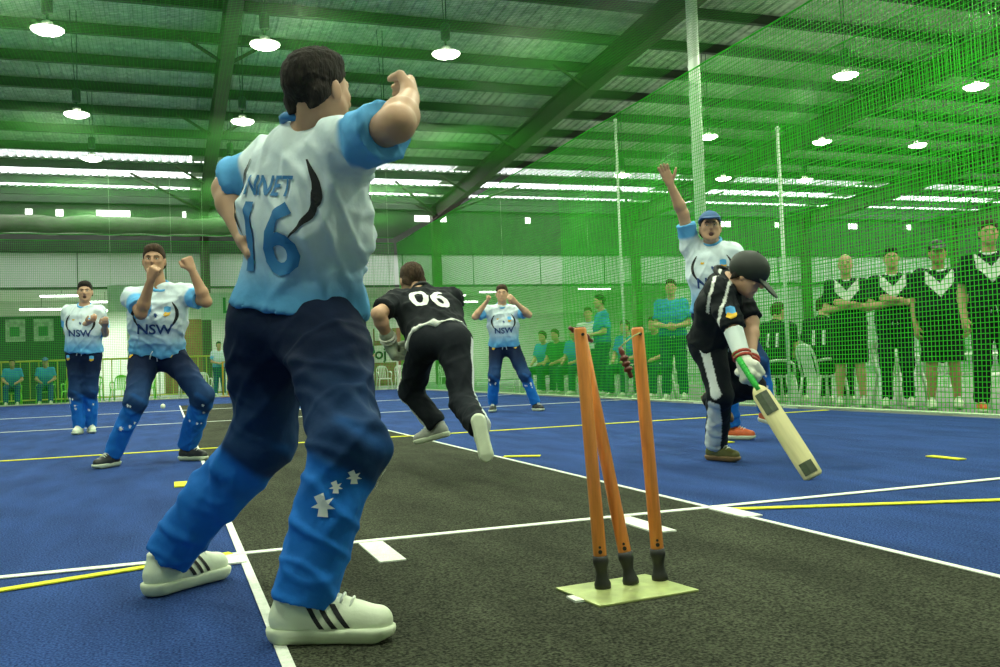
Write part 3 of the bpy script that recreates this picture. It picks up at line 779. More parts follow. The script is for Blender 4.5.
DROP = [(-.5, -.3), (-.1, -.55), (.4, -.35), (.55, .1), (.1, -.02), (-.3, .12)]

# ------------------------------------------------------------------ people
def hand_ops(s, wr, d, n, pose, S, thumb, detail=True, fat=1.0):
    d = unit(d); n = unit(np.asarray(n, float) - (np.asarray(n, float) @ d) * d); e = np.cross(d, n)      # n: the way the palm faces, e: across
    wr = np.asarray(wr, float)
    if not detail:
        s.cone(wr, wr + d * .09 * S, .026 * S, .034 * S, .03); s.cone(wr + d * .08 * S, wr + d * .08 * S + (d * .4 + n * .6 if pose == 'fist' else d) * .07 * S, .03 * S, .022 * S, .02)
        return
    curl = dict(open=(.08, .10, .08), relax=(.5, .6, .4), fist=(1.35, 1.55, 1.0), grip=(.95, 1.15, .8))[pose]
    for off, ln in ((-.030, .062), (-.010, .072), (.011, .068), (.030, .054)):
        kn = wr + d * (.088 * S) + e * (off * S)
        s.cone(wr + d * .012 * S + e * off * S * .55, kn, .018 * S * fat, .0135 * S * fat, .016 * S)
        p = kn; a = 0.0
        for c_, f_ in zip(curl, (.46, .31, .27)):
            a += c_; q = p + (d * math.cos(a) + n * math.sin(a)) * ln * S * f_ * 1.1 + (e * off * S * .10 if pose == 'open' else 0)
            s.cone(p, q, .0105 * S * fat, .0092 * S * fat, .004 * S); p = q
    t = thumb; b0 = wr + d * .025 * S + e * t * .026 * S
    k1 = b0 + (d * .55 + e * t * .65 + n * .35) * .045 * S
    dr = (d * .75 + e * t * (.45 if pose == 'open' else -.25) + n * (.2 if pose == 'open' else .75))
    s.cone(b0, k1, .017 * S * fat, .013 * S * fat, .012 * S); s.cone(k1, k1 + unit(dr) * .032 * S, .0125 * S * fat, .0115 * S * fat, .004); s.cone(k1 + unit(dr) * .032 * S, k1 + unit(dr) * .055 * S, .0115 * S * fat, .0095 * S * fat, .004)

def person(J, face, label, vox=.008, S=1.0, skin=None, hair=None, bald=False, cap=None, shirt='nsw', pants='nsw', shoes=('w', 'w'), toes=None, toe_up=None,
           hands=('relax', 'relax'), palms=(None, None), gloves=(None, None), mouth=False, up=(0, 0, 1), sleeve=.72, fat=1.0, seed=1, detail=True, loose=1.0,
           shorts=False, stripes=False, group=None, hairm=None, prints=True, pos=None, long_sleeve=False, head_s=1.0, name_text=None, number=None, num_m=None, hemdrop=.03, shoe_s=1.0, baggy=1.0):
    skin = skin or M_SKIN; hairm = hairm or M_HAIRD
    J = {k: np.asarray(v, float) for k, v in J.items()}
    mh = (J['hiR'] + J['hiL']) / 2; ms_ = (J['shR'] + J['shL']) / 2
    base = V3(*(pos if pos is not None else ((J['anR'][0] + J['anL'][0]) / 2, (J['anR'][1] + J['anL'][1]) / 2, 0)))
    sp = unit(ms_ - mh); lat_s = unit(J['shL'] - J['shR']); lat_h = unit(J['hiL'] - J['hiR'])
    lat_s = unit(lat_s - (lat_s @ sp) * sp); fw_s = unit(np.cross(lat_s, sp)); fw_h = unit(np.cross(lat_h, sp)); lat_m = unit(lat_s + lat_h); fw_m = unit(fw_s + fw_h)
    Lt = np.linalg.norm(ms_ - mh)
    G = lambda p: np.asarray(p, float) - base
    def torso(s, g, k, top=True, hipg=0.0, neck=.062, nz=.055):
        """side columns: hip, waist, ribs, upper chest"""
        lv = [(-.02, lat_h, .078, .112, fw_h * .005), (.30, lat_m, .066, .104 * fat, fw_m * .012 * fat), (.62, lat_m, .082, .114, fw_m * .010), (.86, lat_s, .098, .098, fw_s * .004)]
        for q in (-1, 1):
            pts = [(G(mh + sp * Lt * t + l * q * w * S * (fat if i < 2 else 1) + f), (r + g + (hipg if i == 0 else 0)) * S) for i, (t, l, w, r, f) in enumerate(lv)]
            for (a, ra), (b, rb) in zip(pts[:-1], pts[1:]): s.cone(a, b, ra, rb, k)
        for q in (0, 1): s.cone(G(mh + sp * Lt * lv[q + 1][0]), G(mh + sp * Lt * lv[q + 2][0]), (lv[q + 1][3] + g) * S * 1.02, (lv[q + 2][3] + g) * S * 1.02, k)
        if top:
            nb = G(ms_ + sp * nz * S - fw_s * .01)
            for a in ('shR', 'shL'):
                s.cone(nb, G(J[a] + (ms_ - J[a]) * .02), (neck + g) * S, (.060 + g) * S, k)
    # head frame
    hf = unit(face); hu = unit(np.asarray(up, float) - (np.asarray(up, float) @ hf) * hf); hl = np.cross(hu, hf)     # hl: the person's left
    HR = np.array([hl, hf, hu]); H0 = J['head']; hs = S * head_s
    def HP(x, y, z): return G(H0 + (hl * x + hf * y + hu * z) * hs)
    s = SDF(vox)
    torso(s, -.016, .05 * S, neck=.046, nz=.03)
    nb = G(ms_ + sp * .03 * S)
    s.cone(nb, HP(0, -.018, -.05), .064 * S, .056 * S, .04)
    for a, b, c in (('shR', 'elR', 'wrR'), ('shL', 'elL', 'wrL')):
        s.cone(G(J[a]), G(J[b]), .056 * S * fat ** .5, .043 * S, .03)
        mid = J[b] + (J[c] - J[b]) * .28
        s.cone(G(J[b]), G(mid), .042 * S, .045 * S, .02); s.cone(G(mid), G(J[c]), .045 * S, .028 * S, .02)
    for a, b, c in (('hiR', 'knR', 'anR'), ('hiL', 'knL', 'anL')):
        s.cone(G(J[a]), G(J[b]), .080 * S, .052 * S, .04)
        mid = J[b] + (J[c] - J[b]) * .3
        s.cone(G(J[b]), G(mid), .052 * S, .055 * S, .03); s.cone(G(mid), G(J[c]), .055 * S, .036 * S, .02)
    # head
    s.ell(HP(0, -.014, .034), HR, np.array([.076, .096, .084]) * hs, .02)
    s.ell(HP(0, .022, -.030), HR, np.array([.061, .068, .082]) * hs, .03)
    s.cone(HP(0, .035, -.075), HP(0, .064, -.100), .040 * hs, .022 * hs, .03)
    for q in (-1, 1):
        s.cone(HP(q * .050, .015, -.045), HP(q * .030, .045, -.085), .022 * hs, .020 * hs, .025)
        if detail:
            s.cone(HP(q * .012, .083, .022), HP(q * .042, .070, .020), .011 * hs, .010 * hs, .012)
            s.ell(HP(q * .040, .058, -.018), HR, np.array([.020, .018, .016]) * hs, .02)
            s.ell(HP(q * .079, -.008, -.010), HR, np.array([.010, .020, .032]) * hs, .008)
    if detail:
        for q in (-1, 1): s.ell(HP(q * .030, .094, .002), HR, np.array([.017, .016, .011]) * hs, .012, True)
        s.cone(HP(0, .085, .010), HP(0, .108, -.026), .010 * hs, .014 * hs, .010)
        s.cone(HP(-.018, .084, -.060), HP(.018, .084, -.060), .009 * hs, .009 * hs, .008)
        if mouth: s.ell(HP(0, .092, -.069), HR, np.array([.020, .022, .018]) * hs, .006, True)
    for i, (w, e, t) in enumerate((('wrR', 'elR', -1), ('wrL', 'elL', 1))):
        if gloves[i]: continue
        d = unit(J[w] - J[e]); pn = palms[i] if palms[i] is not None else -fw_s * .3 + (lat_s if i == 0 else -lat_s)
        hand_ops(s, G(J[w]), d, pn, hands[i], S, 1, detail)
    body = link('person', s.mesh('person_body'), skin, None, tuple(base))
    tag(body, label, 'person', group)
    # eyes, brows, mouth
    if detail:
        def blob(nm, c, r, m, par=body):
            q = SDF(max(.0022, min(r) * hs * .4)); q.ell(c, HR, np.array(r) * hs, .001); return link(nm, q.mesh(nm), m, par)
        for q in (-1, 1):
            ey = blob('eye', HP(q * .030, .079, .002), (.011, .006, .0055), M_EYE)
            blob('iris', HP(q * .030, .083, .002), (.006, .004, .0055), M_IRIS, ey)
            b = MB().tube([HP(q * .013, .0955, .020), HP(q * .030, .0925, .026), HP(q * .047, .079, .021)], [.0028 * hs, .0035 * hs, .002 * hs], 6).build('eyebrow', hairm, body, True)
        if mouth: blob('mouth', HP(0, .078, -.070), (.020, .012, .018), M_MOUTH)
    # hair
    if not bald:
        q = SDF(max(vox * .8, .005) if detail else vox)
        q.ell(HP(0, -.016, .037 if not cap else .030), HR, np.array([.083, .103, .092] if not cap else [.081, .100, .085]) * hs, .01)
        if not cap: q.ell(HP(0, .02, .085), HR, np.array([.066, .07, .042]) * hs, .02)
        q.cone(HP(-.055, -.05, -.02), HP(-.04, -.055, -.07), .030 * hs, .026 * hs, .02); q.cone(HP(.055, -.05, -.02), HP(.04, -.055, -.07), .030 * hs, .026 * hs, .02)
        nn = unit(-.62 * hf + .78 * hu); q.cut(HP(0, .074, .058), -nn)
        hm = q.mesh('hair')
        if detail: folds(hm, .0022, 200, seed, hu)
        link('hair', hm, hairm, body)
    if cap:
        q = SDF(max(vox * .7, .005)); big = 1.16 if cap == 'helmet' else 1.0
        q.ell(HP(0, -.012, .045), HR, np.array([.090 * big, .110 * big, .095 * big]) * hs, .01); q.cut(HP(0, 0, .050 if cap != 'helmet' else -.02), -unit(hu * 1 - hf * .12))
        cm = dict(navy=mat('navy_cap', (.02, .08, .22), .7, var=.15, scale=20), black=mat('black_cap', (.012, .015, .014), .7, var=.2, scale=20), helmet=mat('dark_green_cap', (.010, .016, .012), .6, var=.2, scale=20))[cap]
        co = link('cap', q.mesh('cap'), cm, body)
        v_ = SDF(max(vox * .5, .004)); tv = unit(hf - hu * (.30 if cap != 'helmet' else .45)); R2 = np.array([hl, tv, np.cross(hl, tv)])
        v_.ell(HP(0, .128 if cap != 'helmet' else .14, .050 if cap != 'helmet' else -.01), R2, np.array([.078, .078, .011]) * hs * big, .004); link('visor', v_.mesh('visor'), cm, co)
        blob2 = SDF(.004); blob2.ell(HP(0, -.012, .141 if cap != 'helmet' else .157), HR, np.array([.01, .01, .006]) * hs, .001); link('cap_button', blob2.mesh('cap_button'), cm, co)
    # shirt
    g = .016 * loose
    q = SDF(vox); torso(q, g, .04 * S, hipg=.020, neck=.052, nz=.022)
    hem = mh + sp * hemdrop * S
    for a, b, c in (('shR', 'elR', 'wrR'), ('shL', 'elL', 'wrL')):
        if long_sleeve:
            q.cone(G(J[a]), G(J[b]), .072 * S, .056 * S, .04); q.cone(G(J[b]), G(J[b] + (J[c] - J[b]) * .96), .056 * S, .042 * S, .03, flat_b=True)
        else:
            e = J[a] + (J[b] - J[a]) * sleeve
            q.cone(G(J[a]), G(e), .074 * S * fat ** .5, .074 * S * (.7 + .3 * loose), .035, flat_b=True)
    q.cut(G(hem), -sp)
    me = q.mesh('shirt'); P = coords(me) + base
    if detail: folds(me, .015 * S * loose, 24 / S, seed + 3, sp)
    # torso coordinates per vertex
    rel = P - mh; h = (rel @ sp) / Lt; x = (rel @ lat_m) / S; y = (rel @ fw_m) / S
    arm = np.zeros(len(P))
    for a, b in (('shR', 'elR'), ('shL', 'elL')):
        ab = J[b] - J[a]; t = ((P - J[a]) @ ab) / (ab @ ab); dist = np.linalg.norm(P - J[a] - np.clip(t, 0, 1.0)[:, None] * ab, axis=1)
        arm = np.maximum(arm, np.where(dist < .10 * S, t, 0))
    if shirt in ('nsw', 'nswback'):
        c = lerp((.10, .33, .62), (.66, .76, .82), sstep(h, .12, .62))
        c = lerp(c, np.tile((.12, .40, .76), (len(P), 1)), sstep(arm, .30, .42))
    elif shirt == 'teal':
        c = lerp((.015, .12, .22), (.035, .26, .46), sstep(h, .1, .8))
    elif shirt == 'white': c = np.tile((.62, .68, .64), (len(P), 1))
    elif shirt == 'orange': c = np.tile((.62, .16, .03), (len(P), 1))
    elif shirt == 'green': c = np.tile((.02, .15, .05), (len(P), 1))
    else:
        c = np.tile((.012, .015, .018), (len(P), 1))
        hd = (1 - h) * Lt / S                      # metres below the shoulder line
        if shirt == 'vee':
            vv = (.225 - 1.15 * np.abs(x)); w = (hd < vv) & (hd > vv - .15) & (np.abs(x) < .135) & (y > .0) & (arm < .25)
            c = lerp(c, np.tile((.72, .74, .70), (len(P), 1)), w.astype(float))
        if shirt == 'blackpiped':
            c = lerp(c, np.tile((.72, .74, .70), (len(P), 1)), ((h < .115)).astype(float))
        if shirt == 'bat':
            w = (np.abs(np.abs((P - ms_) @ fw_s) / S - .045) < .009) & (h > .75)
            c = lerp(c, np.tile((.72, .74, .70), (len(P), 1)), w.astype(float))
    paint(me, c); so = link('shirt', me, M_CLOTH, body)
    # collar ring
    cm = {'nsw': M_PRSKY, 'nswback': M_PRBLUE, 'vee': M_PRWHITE}.get(shirt, M_PRBLACK if shirt in ('blackpiped', 'bat', 'black') else M_PRSKY)
    if detail or shirt == 'vee':
        ring = []
        nc = ms_ + sp * .088 * S - fw_s * .006
        for i in range(25):
            a = i / 24 * 2 * math.pi; ring.append(tuple(G(nc + (lat_s * math.cos(a) * .070 + fw_s * math.sin(a) * .068) * S - sp * (.026 * math.sin(a) + .008) * S)))
        MB().tube(ring, .013 * S, 6).build('collar', cm, so, True)
    # trousers
    q = SDF(vox); gt = .014 * baggy
    for t0, t1 in ((-.02, .16),):
        for sg in (-1, 1):
            q.cone(G(mh + lat_h * sg * .076 * S * fat - sp * .02), G(mh + sp * .15 * Lt + lat_h * sg * .072 * S * fat), (.114 + gt * .5) * S, (.108 * fat ** .5) * S, .05)
    endk = []
    for a, b, c_ in (('hiR', 'knR', 'anR'), ('hiL', 'knL', 'anL')):
        if shorts:
            e = J[a] + (J[b] - J[a]) * .96
            q.cone(G(J[a]), G(e), (.098 + gt) * S, (.088 + gt) * S, .05, flat_b=True)
        else:
            q.cone(G(J[a]), G(J[b]), (.093 + gt) * S, (.066 + gt) * S, .05)
            e = J[b] + (J[c_] - J[b]) * .97
            q.cone(G(J[b]), G(e), (.064 + gt) * S, (.055 + gt) * S, .035, flat_b=True)
    q.cut(G(mh + sp * .20 * Lt), sp)
    me = q.mesh('trousers'); P = coords(me) + base
    tl = np.zeros(len(P)); dm = np.full(len(P), 9.); out = np.zeros(len(P)); frt = np.zeros(len(P))
    for sg, ks in ((-1, ('hiR', 'knR', 'anR')), (1, ('hiL', 'knL', 'anL'))):
        for i in (0, 1):
            a, b = J[ks[i]], J[ks[i + 1]]; ab = b - a; t = np.clip(((P - a) @ ab) / (ab @ ab), 0, 1); off = P - a - t[:, None] * ab; d = np.linalg.norm(off, axis=1)
            lo = unit(lat_h - (lat_h @ unit(ab)) * unit(ab)); m = d < dm
            tl = np.where(m, i + t, tl); out = np.where(m, sg * (off @ lo) / (d + 1e-9), out); dm = np.where(m, d, dm)
    if detail: folds(me, .011 * S * baggy ** .5, 22 / S, seed + 5, (0, 0, 1), .12 + .88 * sstep(tl, .05, .35))
    if pants == 'nsw':
        c = lerp((.006, .014, .045), (.012, .040, .12), sstep(tl, .3, 1.0))
        c = lerp(c, np.tile((.014, .15, .56), (len(P), 1)), sstep(tl + .10 * np.sin(P[:, 2] * 40 + P[:, 0] * 30), 1.02, 1.30))
    elif pants == 'nswnavy':
        c = lerp((.012, .030, .10), (.016, .06, .20), sstep(tl, .3, 1.6))
    elif pants == 'stripe':
        c = np.tile((.010, .013, .018), (len(P), 1))
        c = lerp(c, np.tile((.70, .74, .74), (len(P), 1)), (out > .955 - .30 * sstep(tl, .8, 1.7)).astype(float) * (tl > .02))
    elif pants == 'teal': c = np.tile((.010, .045, .06), (len(P), 1))
    else: c = np.tile((.010, .013, .013), (len(P), 1))
    paint(me, c); to = link('trousers', me, M_CLOTH, body)
    if not shorts and detail:
        w0 = mh + sp * .17 * Lt + fw_h * .125 * S
        for sg in (-1, 1): MB().tube([G(w0), G(w0 + lat_h * sg * .02 - sp * .03), G(w0 + lat_h * sg * .03 - sp * .09 + fw_h * .01)], .005 * S, 6).build('drawstring', M_PRWHITE, to, True)
    # shoes
    cmap = {'w': (M_SHOEW, M_SOLE), 'd': (M_SHOED, M_SOLE), 'g': (M_SHOEG, M_SOLE), 'o': (M_SHOEO, M_SOLE), 'y': (mat('yellow_green_shoe', (.10, .10, .02), .5, var=.3, scale=20), mat('brown_sole', (.20, .12, .05), .6))}
    for i, a in enumerate(('anR', 'anL')):
        f = toes[i] if toes and toes[i] is not None else unit(V3(fw_h[0], fw_h[1], 0))
        u_ = toe_up[i] if toe_up and toe_up[i] is not None else (0, 0, 1)
        mu, mso = cmap[shoes[i]]
        an = J[a].copy()
        if (toe_up is None or toe_up[i] is None) and not (toes and toes[i] is not None and abs(toes[i][2]) > .01): an[2] = .0885 * S * shoe_s + .003 if an[2] < .16 else an[2]
        add_shoe(body, base, an, f, u_, S * shoe_s, mu, mso, stripes, detail)
    # gloves
    for i, (w, e) in enumerate((('wrR', 'elR'), ('wrL', 'elL'))):
        if gloves[i]:
            gs = SDF(.006); d = unit(J[w] - J[e]); pn = palms[i] if palms[i] is not None else (lat_s if i == 0 else -lat_s)
            gs.cone(G(J[w] - d * .07 * S), G(J[w] + d * .02 * S), .050 * S, .042 * S, .02)
            hand_ops(gs, G(J[w]), d, pn, hands[i], S * 1.12, 1, True, 1.75)
            go = link('glove', gs.mesh('glove'), gloves[i], body)
            for k in (-.055, -.03):
                MB().tube([tuple(G(J[w] + d * k * S + (math.cos(t_) * unit(np.cross(d, pn)) + math.sin(t_) * unit(np.cross(d, np.cross(d, pn)))) * .049 * S)) for t_ in [j * math.pi / 8 for j in range(17)]], .010 * S, 6).build('cuff_band', M_RED if gloves[i] is M_GLOVEW else M_GLOVEW, go, True)
    # prints
    if prints and shirt == 'nsw':
        c0 = mh + sp * Lt * .52 + fw_m * .1
        print_on(body, so.data, base, 'NSW', c0, lat_m, sp, fw_m, .115 * S, M_PRNAVY, 'team_lettering')
        b_ = print_on(body, so.data, base, SHIELD, mh + sp * Lt * .83 + lat_m * .085 * S, lat_m, sp, fw_m, .05 * S, M_PRSKY, 'chest_badge')
        print_on(body, so.data, base, DROP, mh + sp * Lt * .80 + lat_m * .085 * S, lat_m, sp, fw_m, .05 * S, M_PRYEL, 'chest_badge', .005)
        print_on(body, so.data, base, STAR, mh + sp * Lt * .76 + lat_m * .005 * S, lat_m, sp, fw_m, .018 * S, M_PRNAVY, 'star_emblem')
        print_on(body, so.data, base, DROP, mh + sp * Lt * .85 - lat_m * .075 * S, lat_m, sp, fw_m, .03 * S, M_PRYEL, 'maker_badge')
    if prints and shirt in ('nsw', 'nswback'):
        for front in ((1, -1) if shirt == 'nswback' else (1,)):
            for sg in (-1, 1):
                oo, ii = [], []
                for i in range(13):
                    t = i / 12; xx = (.082 if front > 0 else .095) + .088 * math.sin(math.pi * (.12 + .80 * t)) - .03 * t; zz = .115 - .235 * t; th = .024 * math.sin(math.pi * min(1, .06 + t)) ** .8
                    oo.append((sg * (xx + th * .5), zz)); ii.append((sg * (xx - th * .5), zz))
                print_on(body, so.data, base, oo + ii[::-1], mh + sp * Lt * .72, lat_m * front, sp, fw_m * front, S, M_PRBLACK, 'curved_panel', .0035)
    if prints and pants == 'nsw':
        rs = np.random.default_rng(seed)
        for ks in (('knR', 'anR'), ('knL', 'anL')):
            dn = unit(J[ks[0]] - J[ks[1]]); nf = unit(fw_h - (fw_h @ dn) * dn); nl = np.cross(dn, nf)
            for i in range(5):
                a_ = rs.uniform(-.9, .9); nn_ = unit(nf * math.cos(a_) + nl * math.sin(a_))
                print_on(body, to.data, base, STAR, J[ks[0]] + (J[ks[1]] - J[ks[0]]) * rs.uniform(.02, .45), np.cross(dn, nn_), dn, nn_, rs.uniform(.010, .020) * S, M_PRWHITE, 'star_print')
        for ks, sg in ((('hiL', 'knL'), 1), (('hiR', 'knR'), -1)):
            if sg == -1 and shirt != 'nsw': continue
            cc = J[ks[0]] + (J[ks[1]] - J[ks[0]]) * .12
            dn = unit(J[ks[0]] - J[ks[1]])
            nrm_ = unit(fw_h * .9 + lat_h * sg * .35); nrm_ = unit(nrm_ - (nrm_ @ dn) * dn)
            print_on(body, to.data, base, SHIELD, cc, np.cross(dn, nrm_), dn, nrm_, .05 * S, M_PRSKY, 'hip_crest')
            print_on(body, to.data, base, DROP, cc - dn * .008, np.cross(dn, nrm_), dn, nrm_, .05 * S, M_PRYEL, 'hip_crest', .005)
    if name_text:
        print_on(body, so.data, base, name_text, mh + sp * Lt * .80, -lat_m, sp, -fw_m, .078 * S, M_PRBLUE, 'name_lettering')
    if number:
        print_on(body, so.data, base, number, mh + sp * Lt * (.47 if name_text else .62), -lat_m, sp, -fw_m, (.27 if name_text else .26) * S, num_m or M_PRBLUE, 'back_number')
    return body, so, to, dict(mh=mh, sp=sp, lat=lat_m, fw=fw_m, fwh=fw_h, lath=lat_h, base=base, Lt=Lt)

# ------------------------------------------------------------------ joints of the players (metres)
POSE = {
    'bowl_man': {'head': [0.398, 2.487, 1.395], 'shR': [0.449, 2.411, 1.226], 'shL': [0.295, 2.72, 1.245], 'hiR': [0.4, 2.571, 0.787], 'hiL': [0.277, 2.721, 0.815], 'elL': [0.176, 2.828, 1.193], 'wrL': [0.212, 2.693, 1.028], 'anR': [0.292, 2.317, 0.088], 'knL': [0.259, 2.804, 0.465], 'anL': [-0.013, 3.041, 0.111], 'elR': [0.522, 2.134, 1.227], 'wrR': [0.606, 2.337, 1.352], 'knR': [0.411, 2.294, 0.47]},
    'fists': {'head': [-0.078, 7.484, 1.534], 'shR': [-0.234, 7.549, 1.269], 'shL': [0.137, 7.491, 1.276], 'hiR': [-0.17, 7.701, 0.826], 'hiL': [0.026, 7.653, 0.826], 'elR': [-0.175, 7.32, 1.125], 'wrR': [-0.099, 7.179, 1.36], 'elL': [0.281, 7.314, 1.207], 'wrL': [0.187, 7.286, 1.444], 'anR': [-0.408, 7.601, 0.083], 'knL': [0.245, 7.406, 0.505], 'anL': [0.126, 7.707, 0.101], 'knR': [-0.227, 7.442, 0.482]},
    'shout': {'head': [-0.919, 12.29, 1.724], 'shR': [-1.107, 12.365, 1.491], 'shL': [-0.769, 12.299, 1.481], 'hiR': [-1.048, 12.469, 0.984], 'hiL': [-0.865, 12.404, 0.977], 'elR': [-1.134, 12.49, 1.243], 'wrR': [-0.886, 12.186, 1.343], 'elL': [-0.713, 12.394, 1.216], 'wrL': [-0.695, 12.12, 1.3], 'knR': [-1.055, 12.435, 0.522], 'anR': [-1.04, 12.553, 0.068], 'knL': [-0.887, 12.428, 0.527], 'anL': [-0.913, 12.666, 0.079]},
    'run': {'head': [1.567, 6.133, 1.242], 'shR': [1.798, 5.982, 1.099], 'shL': [1.423, 6.009, 1.093], 'hiR': [1.695, 5.604, 0.808], 'hiL': [1.531, 5.715, 0.829], 'anL': [1.644, 5.907, 0.272], 'elR': [1.74, 6.148, 0.874], 'wrR': [1.527, 6.035, 0.801], 'elL': [1.254, 5.796, 1.003], 'wrL': [1.357, 5.939, 0.822], 'knR': [1.677, 5.425, 0.426], 'anR': [1.651, 5.032, 0.302], 'knL': [1.497, 5.984, 0.505]},
    'field': {'head': [4.38, 12.159, 1.638], 'shR': [4.192, 12.234, 1.41], 'shL': [4.574, 12.152, 1.398], 'hiR': [4.347, 12.356, 0.911], 'hiL': [4.545, 12.286, 0.903], 'elR': [3.99, 12.203, 1.329], 'wrR': [4.12, 12.097, 1.512], 'elL': [4.688, 11.954, 1.328], 'wrL': [4.489, 11.913, 1.493], 'knR': [4.249, 12.247, 0.509], 'anR': [4.292, 12.458, 0.114], 'knL': [4.635, 12.057, 0.493], 'anL': [4.805, 12.117, 0.098]},
    'bat': {'head': [3.224, 4.677, 1.121], 'shR': [3.039, 4.693, 1.03], 'shL': [3.266, 4.959, 1.125], 'hiR': [3.124, 4.991, 0.759], 'hiL': [3.259, 5.103, 0.747], 'elR': [3.037, 4.574, 0.803], 'wrR': [3.028, 4.467, 0.619], 'elL': [3.269, 4.723, 0.852], 'wrL': [3.141, 4.577, 0.594], 'knR': [3.136, 4.893, 0.423], 'anR': [3.237, 5.134, 0.087], 'knL': [3.407, 4.954, 0.465], 'anL': [3.311, 5.311, 0.362]},
    'arm': {'head': [3.954, 6.203, 1.646], 'shR': [3.866, 6.346, 1.502], 'shL': [4.124, 6.15, 1.447], 'hiR': [3.991, 6.373, 1.002], 'hiL': [4.14, 6.267, 0.992], 'elR': [3.772, 6.285, 1.765], 'wrR': [3.647, 6.247, 1.987], 'elL': [4.168, 6.091, 1.187], 'wrL': [4.096, 5.966, 0.936], 'knR': [4.03, 6.215, 0.567], 'anR': [4.155, 6.347, 0.108], 'knL': [4.248, 6.083, 0.603], 'anL': [4.364, 6.163, 0.213]},
}

CR, CF = V3(.942, -.334, 0), V3(.335, .942, 0)       # along and away from the net end where the wicket stands
# the man celebrating beside the near wicket, seen from behind
b1, s1, t1, k1 = person(POSE['bowl_man'], .80 * CF + .60 * CR + V3(0, 0, .12), 'man with raised bent arm and white three-stripe shoes, back turned, beside the orange stumps',
    vox=.006, S=.96, shirt='nswback', pants='nsw', shoes=('w', 'w'), toes=(CR * .98 + CF * -.06, CR * .50 + CF * .85), hands=('relax', 'relax'), palms=(-CR * .6 - CF * .3 + V3(0, 0, -.3), CR),
    stripes=True, seed=3, loose=1.2, baggy=1.9, sleeve=.80, name_text='NNET', number='16', shoe_s=1.165, fat=.93, head_s=.95)
kn, an = V3(*POSE['bowl_man']['knR']), V3(*POSE['bowl_man']['anR'])
dn = unit(kn - an)
for t_, sx, sz in ((.36, -.005, .030), (.24, .012, .016), (.16, .045, .018)):
    nn = unit(-CF - (-CF @ dn) * dn)
    print_on(b1, t1.data, k1['base'], STAR, kn + (an - kn) * t_ + np.cross(dn, nn) * sx, np.cross(dn, nn), dn, nn, sz, M_PRWHITE, 'star_print')
# the man with both fists up
person(POSE['fists'], -CF + CR * .22 + V3(0, 0, .05), 'blue-shirted man crouching with both fists raised to his face', vox=.0075, S=.98, shoes=('d', 'd'),
    toes=(-CF - CR * .25, CR * .85 - CF * .35), hands=('fist', 'fist'), palms=(CF + CR * .2, CF * .6 - CR * .5), mouth=True, seed=5, skin=M_SKIN2, hairm=M_HAIRB, loose=1.1)
# the shouting man further back
person(POSE['shout'], -CF + CR * .35, 'blue-shirted man in white shoes clapping and shouting by the lime chairs', vox=.010, S=1.03, shoes=('w', 'w'),
    toes=(-CF + CR * .2, -CF + CR * .6), hands=('relax', 'relax'), palms=(V3(0, 0, 1), V3(0, 0, 1)), mouth=True, seed=7, skin=M_SKIN)
# the running batter in black, seen from behind
person(POSE['run'], CF * .9 - CR * .35 + V3(0, 0, -.25), 'running batter in black with grey gloves, back turned, on the dark pitch', vox=.0085, S=.98, shirt='blackpiped', pants='stripe', shoes=('g', 'g'),
    toes=(V3(.10, -.18, -.95), -CR * .85 + CF * .4 + V3(0, 0, -.22)), toe_up=(V3(.3, .9, 0), V3(0, 0, 1)), hands=('grip', 'grip'), palms=(-CR * .5 + CF * .3, CR), gloves=(M_GLOVEG, M_GLOVEG), seed=9,
    number='06', num_m=M_PRWHITE, loose=1.0, hairm=M_HAIRB, up=(0, 0, 1))
# the fielder at the far end of the pitch
person(POSE['field'], -CF - CR * .05, 'blue-shirted fielder with elbows out standing between the end net and runner', vox=.0105, S=1.02, shoes=('d', 'd'),
    toes=(-CF - CR * .1, -CF + CR * .5), hands=('fist', 'relax'), palms=(-CR, CF), seed=11, hairm=M_HAIRB, mouth=False)
# the bowler with an arm in the air
person(POSE['arm'], -CF - CR * .15 + V3(0, 0, .12), 'blue-shirted man in navy cap reaching one open hand up beside the white column', vox=.008, S=.98, cap='navy', shoes=('o', 'o'),
    toes=(CR * .8 - CF * .6, -CF + CR * .5 + V3(0, 0, -.2)), hands=('open', 'relax'), palms=(-CF, CR), mouth=True, seed=13, hairm=M_HAIRD)
# the batter in black bending with the bat
b6, s6, t6, k6 = person(POSE['bat'], CR * .78 - CF * .42 + V3(0, 0, -.50), 'batter in black cap and black kit bending forward with a bat', vox=.0075, S=.95, shirt='bat', pants='stripe', cap='helmet', shoes=('y', 'y'),
    toes=(CR * .6 - CF * .8, CR * .5 - CF * .2 + V3(0, 0, -.85)), toe_up=(None, V3(-.5, .3, .5)), hands=('grip', 'grip'), palms=(CR * .6 + CF * .3, -CR * .2 - CF * .5), gloves=(M_GLOVEW, M_GLOVEW), seed=15, sleeve=.95, hairm=M_HAIRD, prints=False)
el, wr = V3(*POSE['bat']['elR']), V3(*POSE['bat']['wrR'])
q = SDF(.006); q.cone(el - k6['base'] + (wr - el) * .02, wr - k6['base'] - (wr - el) * .16, .056, .046, .01, True, True); link('arm_guard', q.mesh('arm_guard'), mat('white_guard', (.68, .76, .76), .6, var=.05), b6)
shc = V3(*POSE['bat']['shR']) * .45 + el * .55; nn = unit(-CF)
print_on(b6, s6.data, k6['base'], SHIELD, shc, CR, V3(0, 0, 1), nn, .055, M_PRSKY, 'sleeve_badge'); print_on(b6, s6.data, k6['base'], DROP, shc - V3(0, 0, .01), CR, V3(0, 0, 1), nn, .06, M_PRYEL, 'sleeve_badge', .006)

